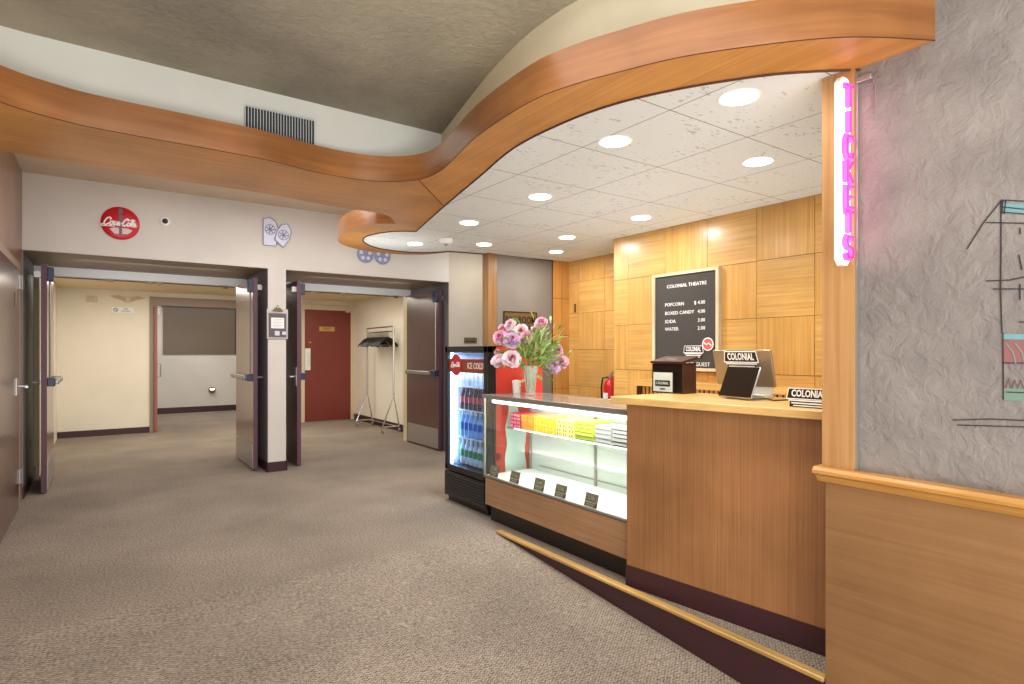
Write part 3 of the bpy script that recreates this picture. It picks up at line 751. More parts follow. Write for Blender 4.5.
# ================================================================= COUNTER
A = Vector((2.50, 2.42, 0)); B = Vector((2.645, 1.30, 0))
u = (B-A).normalized(); nrm = Vector((-u.y, u.x, 0))          # into the alcove
if nrm.x < 0: nrm = -nrm
r = thing('service_counter', 'wood veneer ticket counter with maple top beside the display case', 'counter', tuple(A))
def quadprism(p0, p1, d0, d1, z0, z1, e0=0, e1=0):
    a = p0-u*e0; b = p1+u*e1
    a1 = a+nrm*d1; a1.y = a.y
    pts = [a+nrm*d0, b+nrm*d0, b+nrm*d1, a1]
    return MB().prism([(p.x, p.y) for p in pts], z0, z1)
quadprism(A, B, 0, .58, .12, 1.05).build('front_panel', 'counter', r)
quadprism(A, B, -.006, .57, .0, .12, .003).build('baseboard', 'base', r)
quadprism(A, B, -.04, .62, 1.05, 1.09, .09).build('worktop', 'worktop', r, bevel=.004)
# ================================================================= BACK COUNTER
r = thing('back_counter', 'light wood back shelf counter along the panelled wall', 'counter', (4.05, 2.4, 0))
MB().box(3.98, 1.0, 1.045, 4.15, 3.76, 1.10).build('shelf_top', 'panH', r, bevel=.003)
m = MB(); m.k = 0; m.box(4.03, 1.0, 0, 4.15, 3.72, 1.045); m.k = 1
for k in range(60): m.box(4.022, 1.02+k*.045, .3, 4.03, 1.045+k*.045, 1.04)
m.build('slatted_body', ['darkwood', 'panX'], r)
MB().box(3.99, 3.70, 0, 4.15, 3.74, 1.045).build('leg', 'darkwood', r)
# ================================================================= DISPLAY CASE
CX0, CX1, CY0, CY1, CT = 2.53, 3.02, 2.425, 4.03, 1.01
r = thing('display_case', 'glass fronted concession display case with wood base and steel edged top', 'display case', (2.78, 3.2, 0))
MB().box(CX0, CY0, .135, CX1, CY1-.035, .352).build('base_panel', 'casewood', r)
MB().box(CX0+.05, CY0, 0, CX1-.02, CY1-.04, .135).build('kick_base', 'blackbase', r)
MB().box(CX0+.012, CY0, .352, CX1, CY1, .358).build('deck', 'deck', r)
MB().box(CX0, CY0, .347, CX0+.014, CY1, .366).build('bottom_rail', 'alu', r)
m = MB(); m.box(CX0-.004, CY0, .982, CX0+.03, CY1+.004, CT); m.box(CX1-.03, CY0, .982, CX1, CY1, CT); m.box(CX0, CY1-.02, .982, CX1, CY1+.004, CT)
m.box(CX0, CY1-.018, .35, CX0+.018, CY1, .985); m.box(CX1-.03, CY1-.02, .35, CX1, CY1, .985)
m.build('metal_frame', 'alu', r, bevel=.002)
MB().box(CX0+.03, CY0, CT-.008, CX1-.03, CY1-.02, CT-.001).build('top_glass', 'topglass', r)
MB().box(CX0+.004, CY0, .366, CX0+.008, CY1-.018, .982).build('front_glass', 'glass', r)
MB().box(CX0+.02, CY1-.008, .366, CX1-.03, CY1-.004, .982).build('end_glass', 'glassgreen', r)
MB().box(CX1-.012, CY0, .358, CX1-.004, CY1-.02, .982).build('sliding_door', 'slide', r)
MB().box(CX1-.022, 3.21, .358, CX1-.012, 3.235, .982).box(CX1-.022, CY0, .40, CX1-.014, 3.9, .408).build('door_stile', 'alu', r)
ZSH = .735
MB().box(2.74, CY0, ZSH-.006, 2.985, CY1-.03, ZSH).build('glass_shelf', 'glassgreen', r)
MB().box(2.738, CY0, ZSH-.008, 2.742, CY1-.03, ZSH+.002).build('shelf_edge', 'alu', r)
MB().tube([(CX0+.06, CY0+.02, .955), (CX0+.06, CY1-.06, .955)], .014, 10).build('light_tube', 'tube', r)
MB().box(CX0+.04, CY0, .968, CX0+.09, CY1-.04, .98).build('lamp_tray', 'white', r)
# candy boxes on the shelf
def cbox_mesh(nm, w, h, c1, c2, style):
    m = MB(); m.box(0, 0, 0, .17, w, h); m.k = 1
    e = .0006
    if style == 'dots': 
        for q in (.28, .72): m.box(-e, w*q-.004, h*.2, 0, w*q+.004, h*.8)
    elif style == 'band': m.box(-e, w*.15, h*.3, 0, w*.85, h*.7)
    elif style == 'stripe': m.box(-e, w*.02, h*.05, 0, w*.98, h*.28)
    me = m.build(nm, [c1, c2]); return me
mg = plain('candy magenta', srgb(214, 40, 92), .4); orr = plain('candy orange', srgb(240, 150, 60), .4); yel = plain('candy yellow', srgb(244, 206, 74), .4)
pal = plain('candy pale yellow', srgb(246, 232, 150), .4); yg = plain('candy yellow green', srgb(214, 222, 84), .4); wh = plain('candy white', srgb(196, 200, 198), .4)
cols = [(507.5, 520.5, 3, 4, mg, 'petalw', 'dots', 'magenta candy box with pale dots, left end of the case shelf', 'magenta candy boxes'),
        (521, 533.5, 2, 4, orr, yel, 'dots', 'orange candy box with yellow dots, beside the magenta boxes', 'orange candy boxes'),
        (534, 553.5, 3, 4, yel, orr, 'dots', 'deep yellow candy box with orange dots on the case shelf', 'yellow candy boxes'),
        (556, 574, 3, 4, pal, 'ink', 'dots', 'pale yellow candy box with dark dots mid shelf', 'pale yellow candy boxes'),
        (575, 593.5, 1, 5, yg, 'green', 'stripe', 'wide yellow green candy box in the tall stack mid shelf', 'yellow green candy boxes'),
        (595, 611.5, 1, 4, wh, 'alu', 'stripe', 'plain white candy box right of the yellow green stack', 'plain white candy boxes'),
        (612.5, 632, 1, 5, wh, 'ink', 'stripe', 'white candy box with black stripe, right end of shelf', 'striped white candy boxes')]
for a, b, nc, nl, c1, c2, sty, lb, gp in cols:
    ya = min(pX(a, 420, 2.76).y, 3.98); yb = pX(b, 420, 2.76).y; w = (ya-yb)/nc
    hh = .125/4.2 if nl == 4 else .128/5
    src = None
    for i in range(nc):
        for j in range(nl):
            if src is None: src = cbox_mesh('candy_box', w-.004, hh-.001, c1, c2, sty); o = src
            else: o = src.copy(); COL.objects.link(o)
            o.location = (2.755+random.uniform(0, .008), ya-w*(i+1)+.002, ZSH+.0005+j*hh)
            tag(o, lb, 'candy box', gp)
# ---- COLONIAL signs
def colonial(m, w, h, z=0, bold=.0):
    """marquee style sign drawn in the current frame, origin at bottom centre; slots 0 black, 1 white"""
    t = h*.42
    m.k = 0
    m.prism([(-w/2, t), (-w*.46, h*.97), (w*.46, h*.97), (w/2, t)], z, z+.003)
    m.box(-w*.42, 0, z, w*.42, t, z+.003)
    m.k = 1
    e = h*.045
    for p, q in (((-w/2, t), (-w*.46, h*.97)), ((-w*.46, h*.97), (w*.46, h*.97)), ((w*.46, h*.97), (w/2, t)), ((w/2, t), (-w/2, t))):
        m.tube([(p[0], p[1], z+.003), (q[0], q[1], z+.003)], e*.6, 5)
    m.box(-w*.45, t*.72, z+.003, w*.45, t*.90, z+.0038); m.box(-w*.38, t*.40, z+.003, w*.38, t*.56, z+.0038); m.box(-w*.33, t*.10, z+.003, w*.33, t*.24, z+.0038)
    m.text('COLONIAL', h*.50, 0, (t+h)/2-h*.01, z+.0045, .0006, bold=w*.007, sx=w*.86/(h*.5*5.55))
ii = 0
for px, py, lb in ((496.5, 474, 'small black COLONIAL sign in the case, leftmost by the red fridge side'), (517, 479, 'small black COLONIAL sign in the case, second from the fridge'),
               (541.5, 487, 'small black COLONIAL sign in the case, middle one of five'), (563, 493.5, 'small black COLONIAL sign in the case, second from the counter'),
               (593.5, 502, 'small black COLONIAL sign in the case, nearest the ticket counter')):
    p = pX(px, py, 2.60)
    m = MB(basis((2.57, p.y, .359), (0, -1, 0), (.25, 0, 1)))
    m.k = 0; m.box(-.058, 0, -.002, .058, .085, .001)
    colonial(m, .108, .08, .001)
    tag(m.build('colonial_sign', ['ink', plain('tan print', srgb(150, 144, 120), .5)]), lb, 'sign', 'small signs inside the display case')
# ================================================================= DRINKS FRIDGE
FX0, FX1, FY0, FY1, FT = 2.60, 3.17, 4.08, 4.80, 1.40
r = thing('drinks_fridge', 'upright black glass door drinks fridge with red decal side', 'fridge', ((FX0+FX1)/2, (FY0+FY1)/2, 0))
m = MB()
m.box(FX0+.06, FY0, .28, FX1, FY0+.03, FT); m.box(FX0+.06, FY1-.03, .28, FX1, FY1, FT); m.box(FX0+.06, FY0, FT-.06, FX1, FY1, FT); m.box(FX0+.06, FY0, .27, FX1, FY1, .31); m.box(FX1-.03, FY0, .28, FX1, FY1, FT)
m.box(FX0-.004, FY0, .05, FX1, FY1, .27); m.box(FX0+.02, FY0+.02, 0, FX1-.02, FY1-.03, .05)
m.build('cabinet', 'black', r, bevel=.003)
m = MB(); m.box(FX1-.04, FY0+.03, .31, FX1-.03, FY1-.03, FT-.06); m.box(FX0+.062, FY0+.03, .31, FX1-.03, FY0+.034, FT-.06); m.box(FX0+.062, FY1-.034, .31, FX1-.03, FY1-.03, FT-.06)
m.build('liner', 'fridgein', r)
m = MB(); m.box(FX0, FY0, .28, FX0+.055, FY0+.055, FT); m.box(FX0, FY1-.05, .28, FX0+.055, FY1, FT); m.box(FX0, FY0, FT-.055, FX0+.055, FY1, FT); m.box(FX0, FY0, .28, FX0+.055, FY1, .335)
d = m.build('door', 'black', r, bevel=.004)
MB().box(FX0+.02, FY0+.055, .335, FX0+.025, FY1-.05, FT-.055).build('door_glass', 'fglass', d)
MB().box(FX0+.03, FY0+.052, .335, FX0+.05, FY0+.058, FT-.055).box(FX0+.03, FY1-.07, .335, FX0+.05, FY1-.052, FT-.055).build('led_strip', 'strip', d)
m = MB(); m.box(FX0+.012, FY0+.055, FT-.23, FX0+.018, FY1-.05, FT-.11)
hp = m.build('header_banner', plain('banner brown red', srgb(150, 60, 40), .4), d)
m = MB(onX((FX0+.010, FY1-.19, FT-.165))); m.lathe([(.095, 0), (.095, .004)], 32); m.build('round_logo', 'red', d)
m = MB(onX((FX0+.004, FY1-.19, FT-.165))); cola_script(m, .15, .004); m.build('script_lettering', 'letter', d)
m = MB(onX((FX0+.010, FY0+.205, FT-.172))); m.text('ICE COLD', .075, bold=.001, sx=.78); m.build('lettering', 'letter', d)
m = MB()
for k in range(8): m.box(FX0-.014, FY0+.03, .075+k*.024, FX0-.003, FY1-.03, .087+k*.024)
m.build('lower_grille', plain('vent grey', srgb(54, 50, 48), .4), r)
for z in (.335, .58, .83, 1.04):
    if z > .34: MB().box(FX0+.09, FY0+.04, z-.008, FX1-.06, FY1-.04, z).build('shelf', 'white', r)
# decal side facing the display case
MB().box(FX0+.085, FY0-.004, .06, FX1, FY0, FT-.005).build('side_decal', 'redsoft', r)
lft = [(508.5, 404), (508.5, 412), (505.5, 428), (507, 444), (505, 457), (505.7, 472), (506, 486)]
rgt = [(516, 404), (519, 412), (526, 430), (524.6, 450), (526.5, 468), (527, 488)]
P = [pY(x, y, FY0-.005) for x, y in lft]; Q = [pY(x, y, FY0-.005) for x, y in rgt]
pl = [(p.x, p.z) for p in crom(P, 4)]+[(p.x, p.z) for p in reversed(crom(Q, 4))]
MB(onY((0, FY0-.004, 0))).prism(pl, 0, .002).build('white_wave', 'white', r)
c = pY(497.7, 456.8, FY0-.006)
MB(onY((c.x, FY0-.004, c.z))).lathe([(.032, 0), (.032, .003)], 24).build('round_logo', 'darkred', r)
# bottles
def bottle(nm, body, cap, lab):
    m = MB(); m.k = 0
    m.lathe([(.024, 0), (.031, .006), (.031, .055), (.028, .07), (.031, .09), (.030, .13), (.014, .17), (.012, .185)], 12)
    m.k = 1; m.lathe([(.0135, .183), (.0135, .2), (.010, .202)], 10)
    m.k = 2; m.lathe([(.0318, .062), (.0318, .118)], 12, cap=False)
    return m.build(nm, [body, cap, lab])
kinds = {'cola': ('cola', 'red', 'red'), 'clear': ('water2', 'red', 'white'), 'water': ('water', 'white', 'blue'), 'pale': ('water2', 'white', 'green'), 'sprite': ('water', 'blue', 'water2')}
protos = {}
shelfs = [(1.04, 'clear', .85, 'clear bottle with red cap on the top fridge shelf'), (.83, 'cola', 1.0, 'dark cola bottle with red label on the second fridge shelf'), (.58, 'water', 1.12, 'blue labelled water bottle on the third fridge shelf'), (.335, 'pale', 1.12, 'pale bottle with green label on the bottom fridge shelf')]
for z, kd, sc, lb in shelfs:
    for row in range(2):
        for k in range(8):
            kk_ = kd
            if kk_ not in protos: protos[kk_] = o = bottle('drink_bottle', *kinds[kk_])
            else: o = protos[kk_].copy(); COL.objects.link(o)
            o.location = (FX0+.13+row*.085, FY0+.082+k*.075, z+.0005); o.scale = (1, 1, sc)
            tag(o, lb, 'bottle', 'bottles on the '+lb.split(' on the ')[1])
# ================================================================= THINGS ON CASE
VX, VY = 2.79, 3.74
r = thing('glass_vase', 'cut crystal vase of peonies standing on the display case', 'vase', (VX, VY, CT))
m = MB(); m.lathe([(.045, 0), (.048, .008), (.036, .02), (.034, .05), (.044, .13), (.056, .20), (.062, .232), (.059, .232), (.050, .19), (.038, .12), (.028, .05), (.03, .025)], 20, (VX, VY, CT), cap=False)
m.build('vessel', 'crystal', r, ang=20)
m = MB().lathe([(.027, .026), (.034, .09), (.040, .13)], 16, (VX, VY, CT)); m.build('water', glass('vase water', (.85, .93, .75, 1)), r)
m = MB()
for k in range(10):
    a = 2*PI*k/10; m.tube([(VX+.036*math.cos(a), VY+.036*math.sin(a), CT+.03), (VX+.05*math.cos(a+.5), VY+.05*math.sin(a+.5), CT+.14), (VX+.058*math.cos(a+.3), VY+.058*math.sin(a+.3), CT+.22)], .0025, 5)
m.build('cut_ribs', 'crystal', r)
def petal_mb(m, c, R_, ctr, rnd):
    face = Vector((-.55+rnd.uniform(-.5, .5), -.75+rnd.uniform(-.5, .5), .45+rnd.uniform(-.3, .4))).normalized()
    m.M = Matrix.Translation(c) @ face.to_track_quat('Z', 'Y').to_matrix().to_4x4(); c = Vector((0, 0, -R_*.25))
    # many cupped petals around a centre
    for ring, (nr, tilt, rr) in enumerate(((9, 1.35, 1.0), (8, 1.0, .95), (8, .65, .85), (7, .35, .7), (5, .1, .5))):
        for k in range(nr):
            az = 2*PI*k/nr+ring*.5+rnd.uniform(-.2, .2); ti = tilt+rnd.uniform(-.3, .3)
            dirv = Vector((math.cos(az)*math.sin(ti), math.sin(az)*math.sin(ti), math.cos(ti)))
            side = Vector((-math.sin(az), math.cos(az), 0)); upv = dirv.cross(side).normalized()
            L = R_*rr; W = L*rnd.uniform(.38, .55)
            m.k = 1 if ring >= 3 and k % 2 == 0 and ctr else 0
            grid = []
            for i in range(4):
                t = i/3; row = []
                for j in range(4):
                    s_ = (j/3-.5)*2; wd = W*math.sin(.35+t*2.1)
                    p = c+dirv*(L*t)+side*(s_*wd)+upv*(-L*.28*(1-t)*t*4*.5+abs(s_)*W*.3+rnd.uniform(-.11, .11)*L)
                    row.append(m.v(p))
                grid.append(row)
            for i in range(3):
                for j in range(3): m.f((grid[i][j], grid[i][j+1], grid[i+1][j+1], grid[i+1][j]))
def leaf_mb(m, a, b, w, sag=.01):
    a = Vector(a); b = Vector(b); t = (b-a); s_ = t.cross(Vector((random.uniform(-1, 1), random.uniform(-1, 1), random.uniform(-.3, 1)))).normalized()
    prev = None
    for i in range(6):
        q = i/5; c = a+t*q+Vector((0, 0, sag*math.sin(q*PI))); ww = w*math.sin(PI*min(.97, q*.92+.06))
        cur = (m.v(c-s_*ww), m.v(c+Vector((0, 0, -.004))), m.v(c+s_*ww))
        if prev: m.f((prev[0], prev[1], cur[1], cur[0])); m.f((prev[1], prev[2], cur[2], cur[1]))
        prev = cur
DV = 4.67
blooms = [(510, 325, 7, 'petalw', 'pale pink peony at the top left of the bouquet'), (503, 329, 6, 'petalp', 'pink peony upper left of the bouquet, below the topmost pale one'), (500, 337, 7, 'petalp', 'pink peony at the far left of the upper cluster'),
          (512, 340, 8, 'petall', 'lilac peony in the middle of the left cluster'), (521, 331, 7, 'petalw', 'pale peony just right of the left cluster top'), (526, 337, 6, 'petalp', 'small pink peony beside the leaves, upper middle of bouquet'),
          (541, 323, 7.5, 'petalp', 'tall pink peony standing highest on the right'), (534, 329, 4, 'petalw', 'small pale peony bud beside the tall right peony'), (499, 361, 8, 'petalw', 'white peony hanging lowest on the left'),
          (511.5, 359, 8.5, 'petalw', 'large white peony above the white cup'), (557, 350, 6, 'petalp', 'pink peony upper one of the right hand trio'), (553, 367, 8, 'petall', 'lilac peony with magenta heart, lowest on the right'), (560, 362, 8, 'petalp', 'pink peony at the far right of the bouquet'), (497, 352, 3, 'petalp', 'small pink peony bud at the left edge of bouquet')]
rnd = random.Random(8)
for i, (px, py, rp, mt, lb) in enumerate(blooms):
    c = pd(px, py, DV+[.0, .06, -.05, -.08, .05, -.02, .03, .08, -.04, -.1, .06, -.05, .02, .0][i]); Rr = rp*.0079*(.98 if py < 330 else 1.15)
    r = thing('peony', lb, 'flower', tuple(c), 0, 'peonies in the crystal vase')
    m = MB(); petal_mb(m, c, Rr, True, rnd); m.build('blossom', [mt, 'magenta'], r, ang=80)
    b = Vector((VX+rnd.uniform(-.02, .02), VY+rnd.uniform(-.02, .02), CT+.06)); k = Vector((VX+(c.x-VX)*.25, VY+(c.y-VY)*.25, CT+.24)); md = (k+c)/2+Vector((0, 0, .03))
    m = MB(); m.tube([b, k, md, c], .003, 5); m.build('stem', 'stem', r)
    m = MB()
    for q in range(7):
        t = rnd.uniform(.2, .9); a = k.lerp(c, t); dr = Vector((rnd.uniform(-1, 1), rnd.uniform(-1, 1), rnd.uniform(-.6, .8))).normalized()
        leaf_mb(m, a, a+dr*rnd.uniform(.05, .09), .011)
    m.build('leaves', 'leaf' if i % 2 else 'leaf2', r)
m = MB()
for q in range(300):
    a = pd(rnd.gauss(535, 11), rnd.gauss(353, 11), DV+rnd.uniform(-.1, .08))
    o_ = Vector((VX, VY, CT+.22)); dr = ((a-o_).normalized()+Vector((rnd.uniform(-.8, .8), rnd.uniform(-.8, .8), rnd.uniform(-.6, .5)))).normalized()
    m.k = q % 2; leaf_mb(m, a, a+dr*rnd.uniform(.05, .10), .010)
    m.k = 0
for q in range(12):
    a = pd(rnd.uniform(522, 552), rnd.uniform(332, 358), DV); m.tube([(VX, VY, CT+.08), (VX+(a.x-VX)*.2, VY+(a.y-VY)*.2, CT+.23), a], .0025, 5)
tag(m.build('foliage', ['leaf', 'leaf2']), 'mass of green peony leaves rising from the crystal vase', 'foliage')['kind'] = 'stuff'
cx_, cy_ = 2.80, 3.945
r = thing('paper_cup', 'small white lidded cup beside the crystal vase on the case', 'cup', (cx_, cy_, CT))
MB().lathe([(.030, 0), (.036, .085), (.036, .09)], 20, (cx_, cy_, CT)).build('cup_body', 'white', r)
MB().lathe([(.038, .088), (.038, .098), (.034, .108), (.030, .109)], 20, (cx_, cy_, CT)).build('lid', 'letter', r)
# ================================================================= THINGS ON THE COUNTER
WT = 1.09
r = thing('ballot_box', 'dark espresso ballot box with slanted lid on the counter', 'box', (3.0, 2.5, WT))
x0, x1, y0, y1 = 2.94, 3.07, 2.375, 2.62
WT2 = WT+.0005
m = MB(); m.box(x0, y0, WT2, x1, y1, WT2+.185); m.build('body', 'darkwood', r, bevel=.002)
MB().box(x0-.002, y0+.002, WT2, x0, y1-.002, WT2+.185).build('front_face', 'darkbox', r)
m = MB(); q = [(x0-.012, WT2+.186), (x1+.01, WT2+.215), (x1+.01, WT2+.232), (x0-.012, WT2+.200)]
a = [m.v((p[0], y0-.004, p[1])) for p in q]; b = [m.v((p[0], y1+.004, p[1])) for p in q]
m.f(a); m.f(reversed(b))
for i in range(4): m.f((a[i], b[i], b[(i+1) % 4], a[(i+1) % 4]))
m.box(x0+.03, y0, WT2+.18, x1, y1, WT2+.19); m.build('lid', 'darkwood', r)
m = MB(); m.box(x1-.02, y0, WT2+.18, x1, y1, WT2+.214); m.prism([(x0+.0, WT2+.18), (x1, WT2+.18), (x1, WT2+.21)], 0, .003)
tag(r, r['label'], 'box')
MB().box(x0-.012, y0+.02, WT2+.003, x0-.008, y1-.005, WT2+.15).build('clear_pocket', 'glass', r)
m = MB().box(x0-.007, y0+.075, WT2+.008, x0-.005, y1-.015, WT2+.13); sh = m.build('paper_card', 'white', r)
m = MB(onX((x0-.008, (y0+.075+y1-.015)/2, WT2+.06)))
m.box(-.06, -.018, 0, .06, .02, .001); m.build('black_logo_bar', 'ink', sh)
m = MB(onX((x0-.010, (y0+.075+y1-.015)/2, WT2+.061))); m.text('COLONIAL', .024, sx=.85); m.build('lettering', 'letter', sh)
MB(onX((x0-.008, (y0+.075+y1-.015)/2, WT2+.025))).box(-.02, -.004, 0, .02, .004, .001).build('small_print', 'ink', sh)
MB().box((x0+x1)/2-.01, y0+.10, WT2+.214, (x0+x1)/2+.02, y0+.17, WT2+.2165).build('lid_label', 'white', r)
# tablet
pL = Vector((2.86, 2.065, WT)); pR = Vector((2.83, 1.84, WT))
rt = (pR-pL).normalized(); nin = Vector((-rt.y, rt.x, 0)); nin = nin if nin.x > 0 else -nin
upv = (Vector((0, 0, 1))*.168+nin*.075).normalized(); Lh = .184; w = (pR-pL).length
r = thing('tablet_stand', 'tilted point of sale tablet with black screen on counter', 'tablet', tuple((pL+pR)/2))
F = basis(tuple((pL+pR)/2+Vector((0, 0, .012))), rt, upv)
MB(F).box(-w/2, 0, -.012, w/2, Lh, 0).build('tablet_frame', 'steel', r, bevel=.005)
MB(F).box(-w/2+.004, .004, 0, w/2-.004, Lh-.004, .0012).build('screen', 'screen', r)
cc = (pL+pR)/2+nin*.08
m = MB(basis(tuple(cc), rt, nin)); m.prism([(-.08, -.06), (.08, -.06), (.08, .05), (-.08, .05)], .0005, .012)
m.build('stand_base', 'alu', r, bevel=.003)
MB().tube([tuple(cc+Vector((0, 0, .01))), tuple((pL+pR)/2+upv*.10-F.col[2].to_3d()*-.0+nin*.045+Vector((0, 0, .012)))], .018, 10).build('stand_neck', 'alu', r)
# monitor, back towards the lobby
r = thing('pos_monitor', 'silver register monitor seen from behind on the counter', 'monitor', (3.02, 2.0, WT))
tl, tr = Vector((2.97, 2.185, 1.362)), Vector((2.97, 1.815, 1.362))
upm = Vector((-.05, 0, .205)).normalized(); F = basis((3.02, 2.0, 1.155), (0, -1, 0), upm)
MB(F).box(-.185, 0, -.016, .185, .212, 0).build('display_housing', plain('champagne metal', srgb(158, 140, 116), .3, .5), r, bevel=.006)
MB(F).box(-.175, .01, -.018, .175, .202, -.016).build('screen', 'screen', r)
MB().box(2.99, 1.88, WT+.0005, 3.11, 2.12, WT+.02).tube([(3.06, 2.0, WT+.015), (3.05, 2.0, WT+.12)], .022, 12).build('stand', 'white', r, bevel=.003)
MB(F).box(-.14, -.04, -.02, .16, 0.0, -.004).build('base_bar', 'white', r)
m = MB(F @ Matrix.Translation((0.0, .095, .002))); colonial(m, .215, .112)
p = F @ Vector((-.02, .1, 0))
tag(m.build('colonial_sign', ['ink', 'letter']), 'black and white COLONIAL sign on the back of the silver monitor', 'sign')
# counter sign
m = MB(basis((2.70, 1.462, WT+.0008), (.06, -1, 0), (.12, 0, 1))); colonial(m, .205, .09)
m.k = 0; m.box(-.08, 0, -.03, .08, .003, 0)
tag(m.build('colonial_sign', ['ink', 'letter']), 'black and white COLONIAL sign standing on the counter by the post', 'sign')
# cable
m = MB().tube([(3.02, 1.9, WT+.006), (2.9, 1.75, WT+.006), (2.86, 1.62, WT+.02), (2.80, 1.58, WT+.02)], .004, 6)
tag(m.build('cable', 'black'), 'short black cable trailing from monitor to counter sign', 'cable')
# ================================================================= MENU BOARD
Xb = 4.125
r = thing('menu_board', 'grey felt letter board price menu in pale frame on panelled wall', 'menu board', (Xb, 3.31, 1.19))
y0, y1, z0, z1 = 2.96, 3.66, 1.19, 2.045
MB().box(Xb-.008, y0+.02, z0+.02, Xb+.02, y1-.02, z1-.02).build('felt', 'felt', r)
m = MB()
for a in ((y0+.028, z0, y1-.028, z0+.025), (y0+.028, z1-.025, y1-.028, z1), (y0, z0, y0+.028, z1), (y1-.028, z0, y1, z1)): m.box(Xb-.02, a[0], a[1], Xb+.027, a[2], a[3])
m.build('board_frame', wood('pale frame', srgb(240, 222, 190), srgb(222, 200, 164), 'Z'), r)
def row(t, x, z, s_=.042, al='LEFT'): MB(onX((Xb-.010, 3.31, 0))).text(t, s_, x, z, 0, .001, .0001, 1.05, align=al).build('lettering', 'letter', r)
row('COLONIAL THEATRE', .02, 1.925, .042, 'CENTER')
for t, p, z in (('POPCORN', '$ 4.00', 1.765), ('BOXED CANDY', '4.00', 1.69), ('SODA', '3.00', 1.617), ('WATER', '2.00', 1.55)):
    row(t, -.21, z, .042); row(p, .215, z, .042, 'RIGHT')
row('BE OUR GUEST', .10, 1.245, .046, 'CENTER')
m = MB(onX((Xb-.012, 3.31-.10, 1.30))); colonial(m, .20, .105); m.build('colonial_emblem', ['ink', 'letter'], r)
m = MB(onX((Xb-.014, 3.31-.245, 1.415))); m.k = 0; m.lathe([(.055, 0), (.055, .003)], 28); m.k = 1; m.lathe([(.046, .003), (.046, .004)], 28); m.k = 0; m.tube([(-.036, .014, .004), (-.012, -.004, .004), (.010, .008, .004), (.036, -.012, .004)], .006, 5)
m.build('round_badge', ['letter', plain('badge rose', srgb(206, 90, 84), .5)], r)
# ================================================================= FIRE EXTINGUISHER
c = Vector((4.64, 4.74, .70))
r = thing('fire_extinguisher', 'red fire extinguisher hung on the panelled alcove wall', 'fire extinguisher', tuple(c))
MB().lathe([(.06, 0), (.075, .015), (.075, .28), (.06, .32), (.03, .345), (.028, .36)], 24, c).build('cylinder', 'red', r)
MB().lathe([(.022, .355), (.026, .37), (.02, .40)], 14, c).tube([(c.x, c.y, c.z+.39), (c.x-.03, c.y-.08, c.z+.40), (c.x-.03, c.y-.11, c.z+.39)], .009, 6).tube([(c.x, c.y, c.z+.40), (c.x-.02, c.y-.08, c.z+.435)], .008, 6).build('valve_handle', 'steel', r)
MB().tube([(c.x, c.y+.02, c.z+.37), (c.x-.03, c.y+.09, c.z+.36), (c.x-.04, c.y+.10, c.z+.25), (c.x-.04, c.y+.09, c.z+.1)], .010, 8).build('hose', 'black', r)
MB().box(c.x+.07, c.y-.03, c.z+.25, 4.755, c.y+.03, c.z+.40).build('bracket', 'red', r)
MB(onX((c.x-.0765, c.y, c.z+.16))).box(-.035, -.04, -.006, .035, .04, .0).build('label_plate', 'white', r)
c = pX(575, 308, 4.745)
tag(MB().box(4.738, c.y-.012, c.z-.05, 4.752, c.y+.012, c.z+.05).build('cabinet_latch', 'bronze'), 'small bronze latch on the recessed panelled wall', 'latch')
# ================================================================= NEON SIGN (blade)
r = thing('neon_sign', 'vertical pink neon TICKETS blade sign on the grey wall edge', 'neon sign', (2.34, 1.10, 1.69))
bx0, bx1, z0, z1, yb = 2.326, 2.404, 1.685, 2.412, 1.135
ch = .022
def oct_(x0, x1, z0, z1, c): return [(x0+c, z0), (x1-c, z0), (x1, z0+c), (x1, z1-c), (x1-c, z1), (x0+c, z1), (x0, z1-c), (x0, z0+c)]
MB(onY((0, yb+.03, 0))).prism(oct_(bx0, bx1, z0, z1, ch), .008, .03).build('sign_box', 'letter', r)
MB(onY((0, yb, 0))).prism(oct_(bx0+.004, bx1-.004, z0+.004, z1-.004, ch), 0, .004).build('face_plate', 'neonwhite', r)
L = {'T': [[(-1, 1), (1, 1)], [(0, 1), (0, -1)]], 'I': [[(0, 1), (0, -1)]], 'C': [[(.9, .55), (.6, 1), (-.6, 1), (-.9, .6), (-.9, -.6), (-.6, -1), (.6, -1), (.9, -.55)]],
     'K': [[(-.8, 1), (-.8, -1)], [(.8, 1), (-.7, 0), (.8, -1)]], 'E': [[(.8, 1), (-.8, 1), (-.8, -1), (.8, -1)], [(-.8, 0), (.5, 0)]],
     'S': [[(.85, .6), (.55, 1), (-.55, 1), (-.85, .65), (-.85, .3), (-.5, .05), (.5, -.05), (.85, -.3), (.85, -.65), (.55, -1), (-.55, -1), (-.85, -.6)]]}
cxn = (bx0+bx1)/2; hl = .040; pitch = (z1-z0-.05)/7
for i, chh in enumerate('TICKETS'):
    cz = z1-.03-pitch*(i+.5)
    m = MB(onY((cxn, yb-.004, cz))); g = MB(onY((cxn, yb-.004, cz)))
    for s_ in L[chh]:
        g.tube([(x*.026, y*hl, .004) for x, y in s_], .0125, 6)
        m.tube([(x*.026, y*hl, .018) for x, y in s_], .0045, 6)
    g.build('letter_backing', 'neonV', r); m.build('neon_tube', 'neonred', r)
MB().tube([(bx1-.01, yb+.02, z1-.02), (XW-.04, yb+.02, z1-.01), (XW, yb+.02, z1-.01)], .008, 6).build('mounting_arm', 'alu', r)
for z in (z0+.1, z1-.1): MB().box(bx1-.002, yb+.008, z-.02, XW-.016, yb+.024, z+.02).build('wall_bracket', 'alu', r)
l = bpy.data.lights.new('neon_glow', 'AREA'); l.shape = 'RECTANGLE'; l.size = .12; l.size_y = .7; l.energy = .5; l.color = (1, .40, .75)
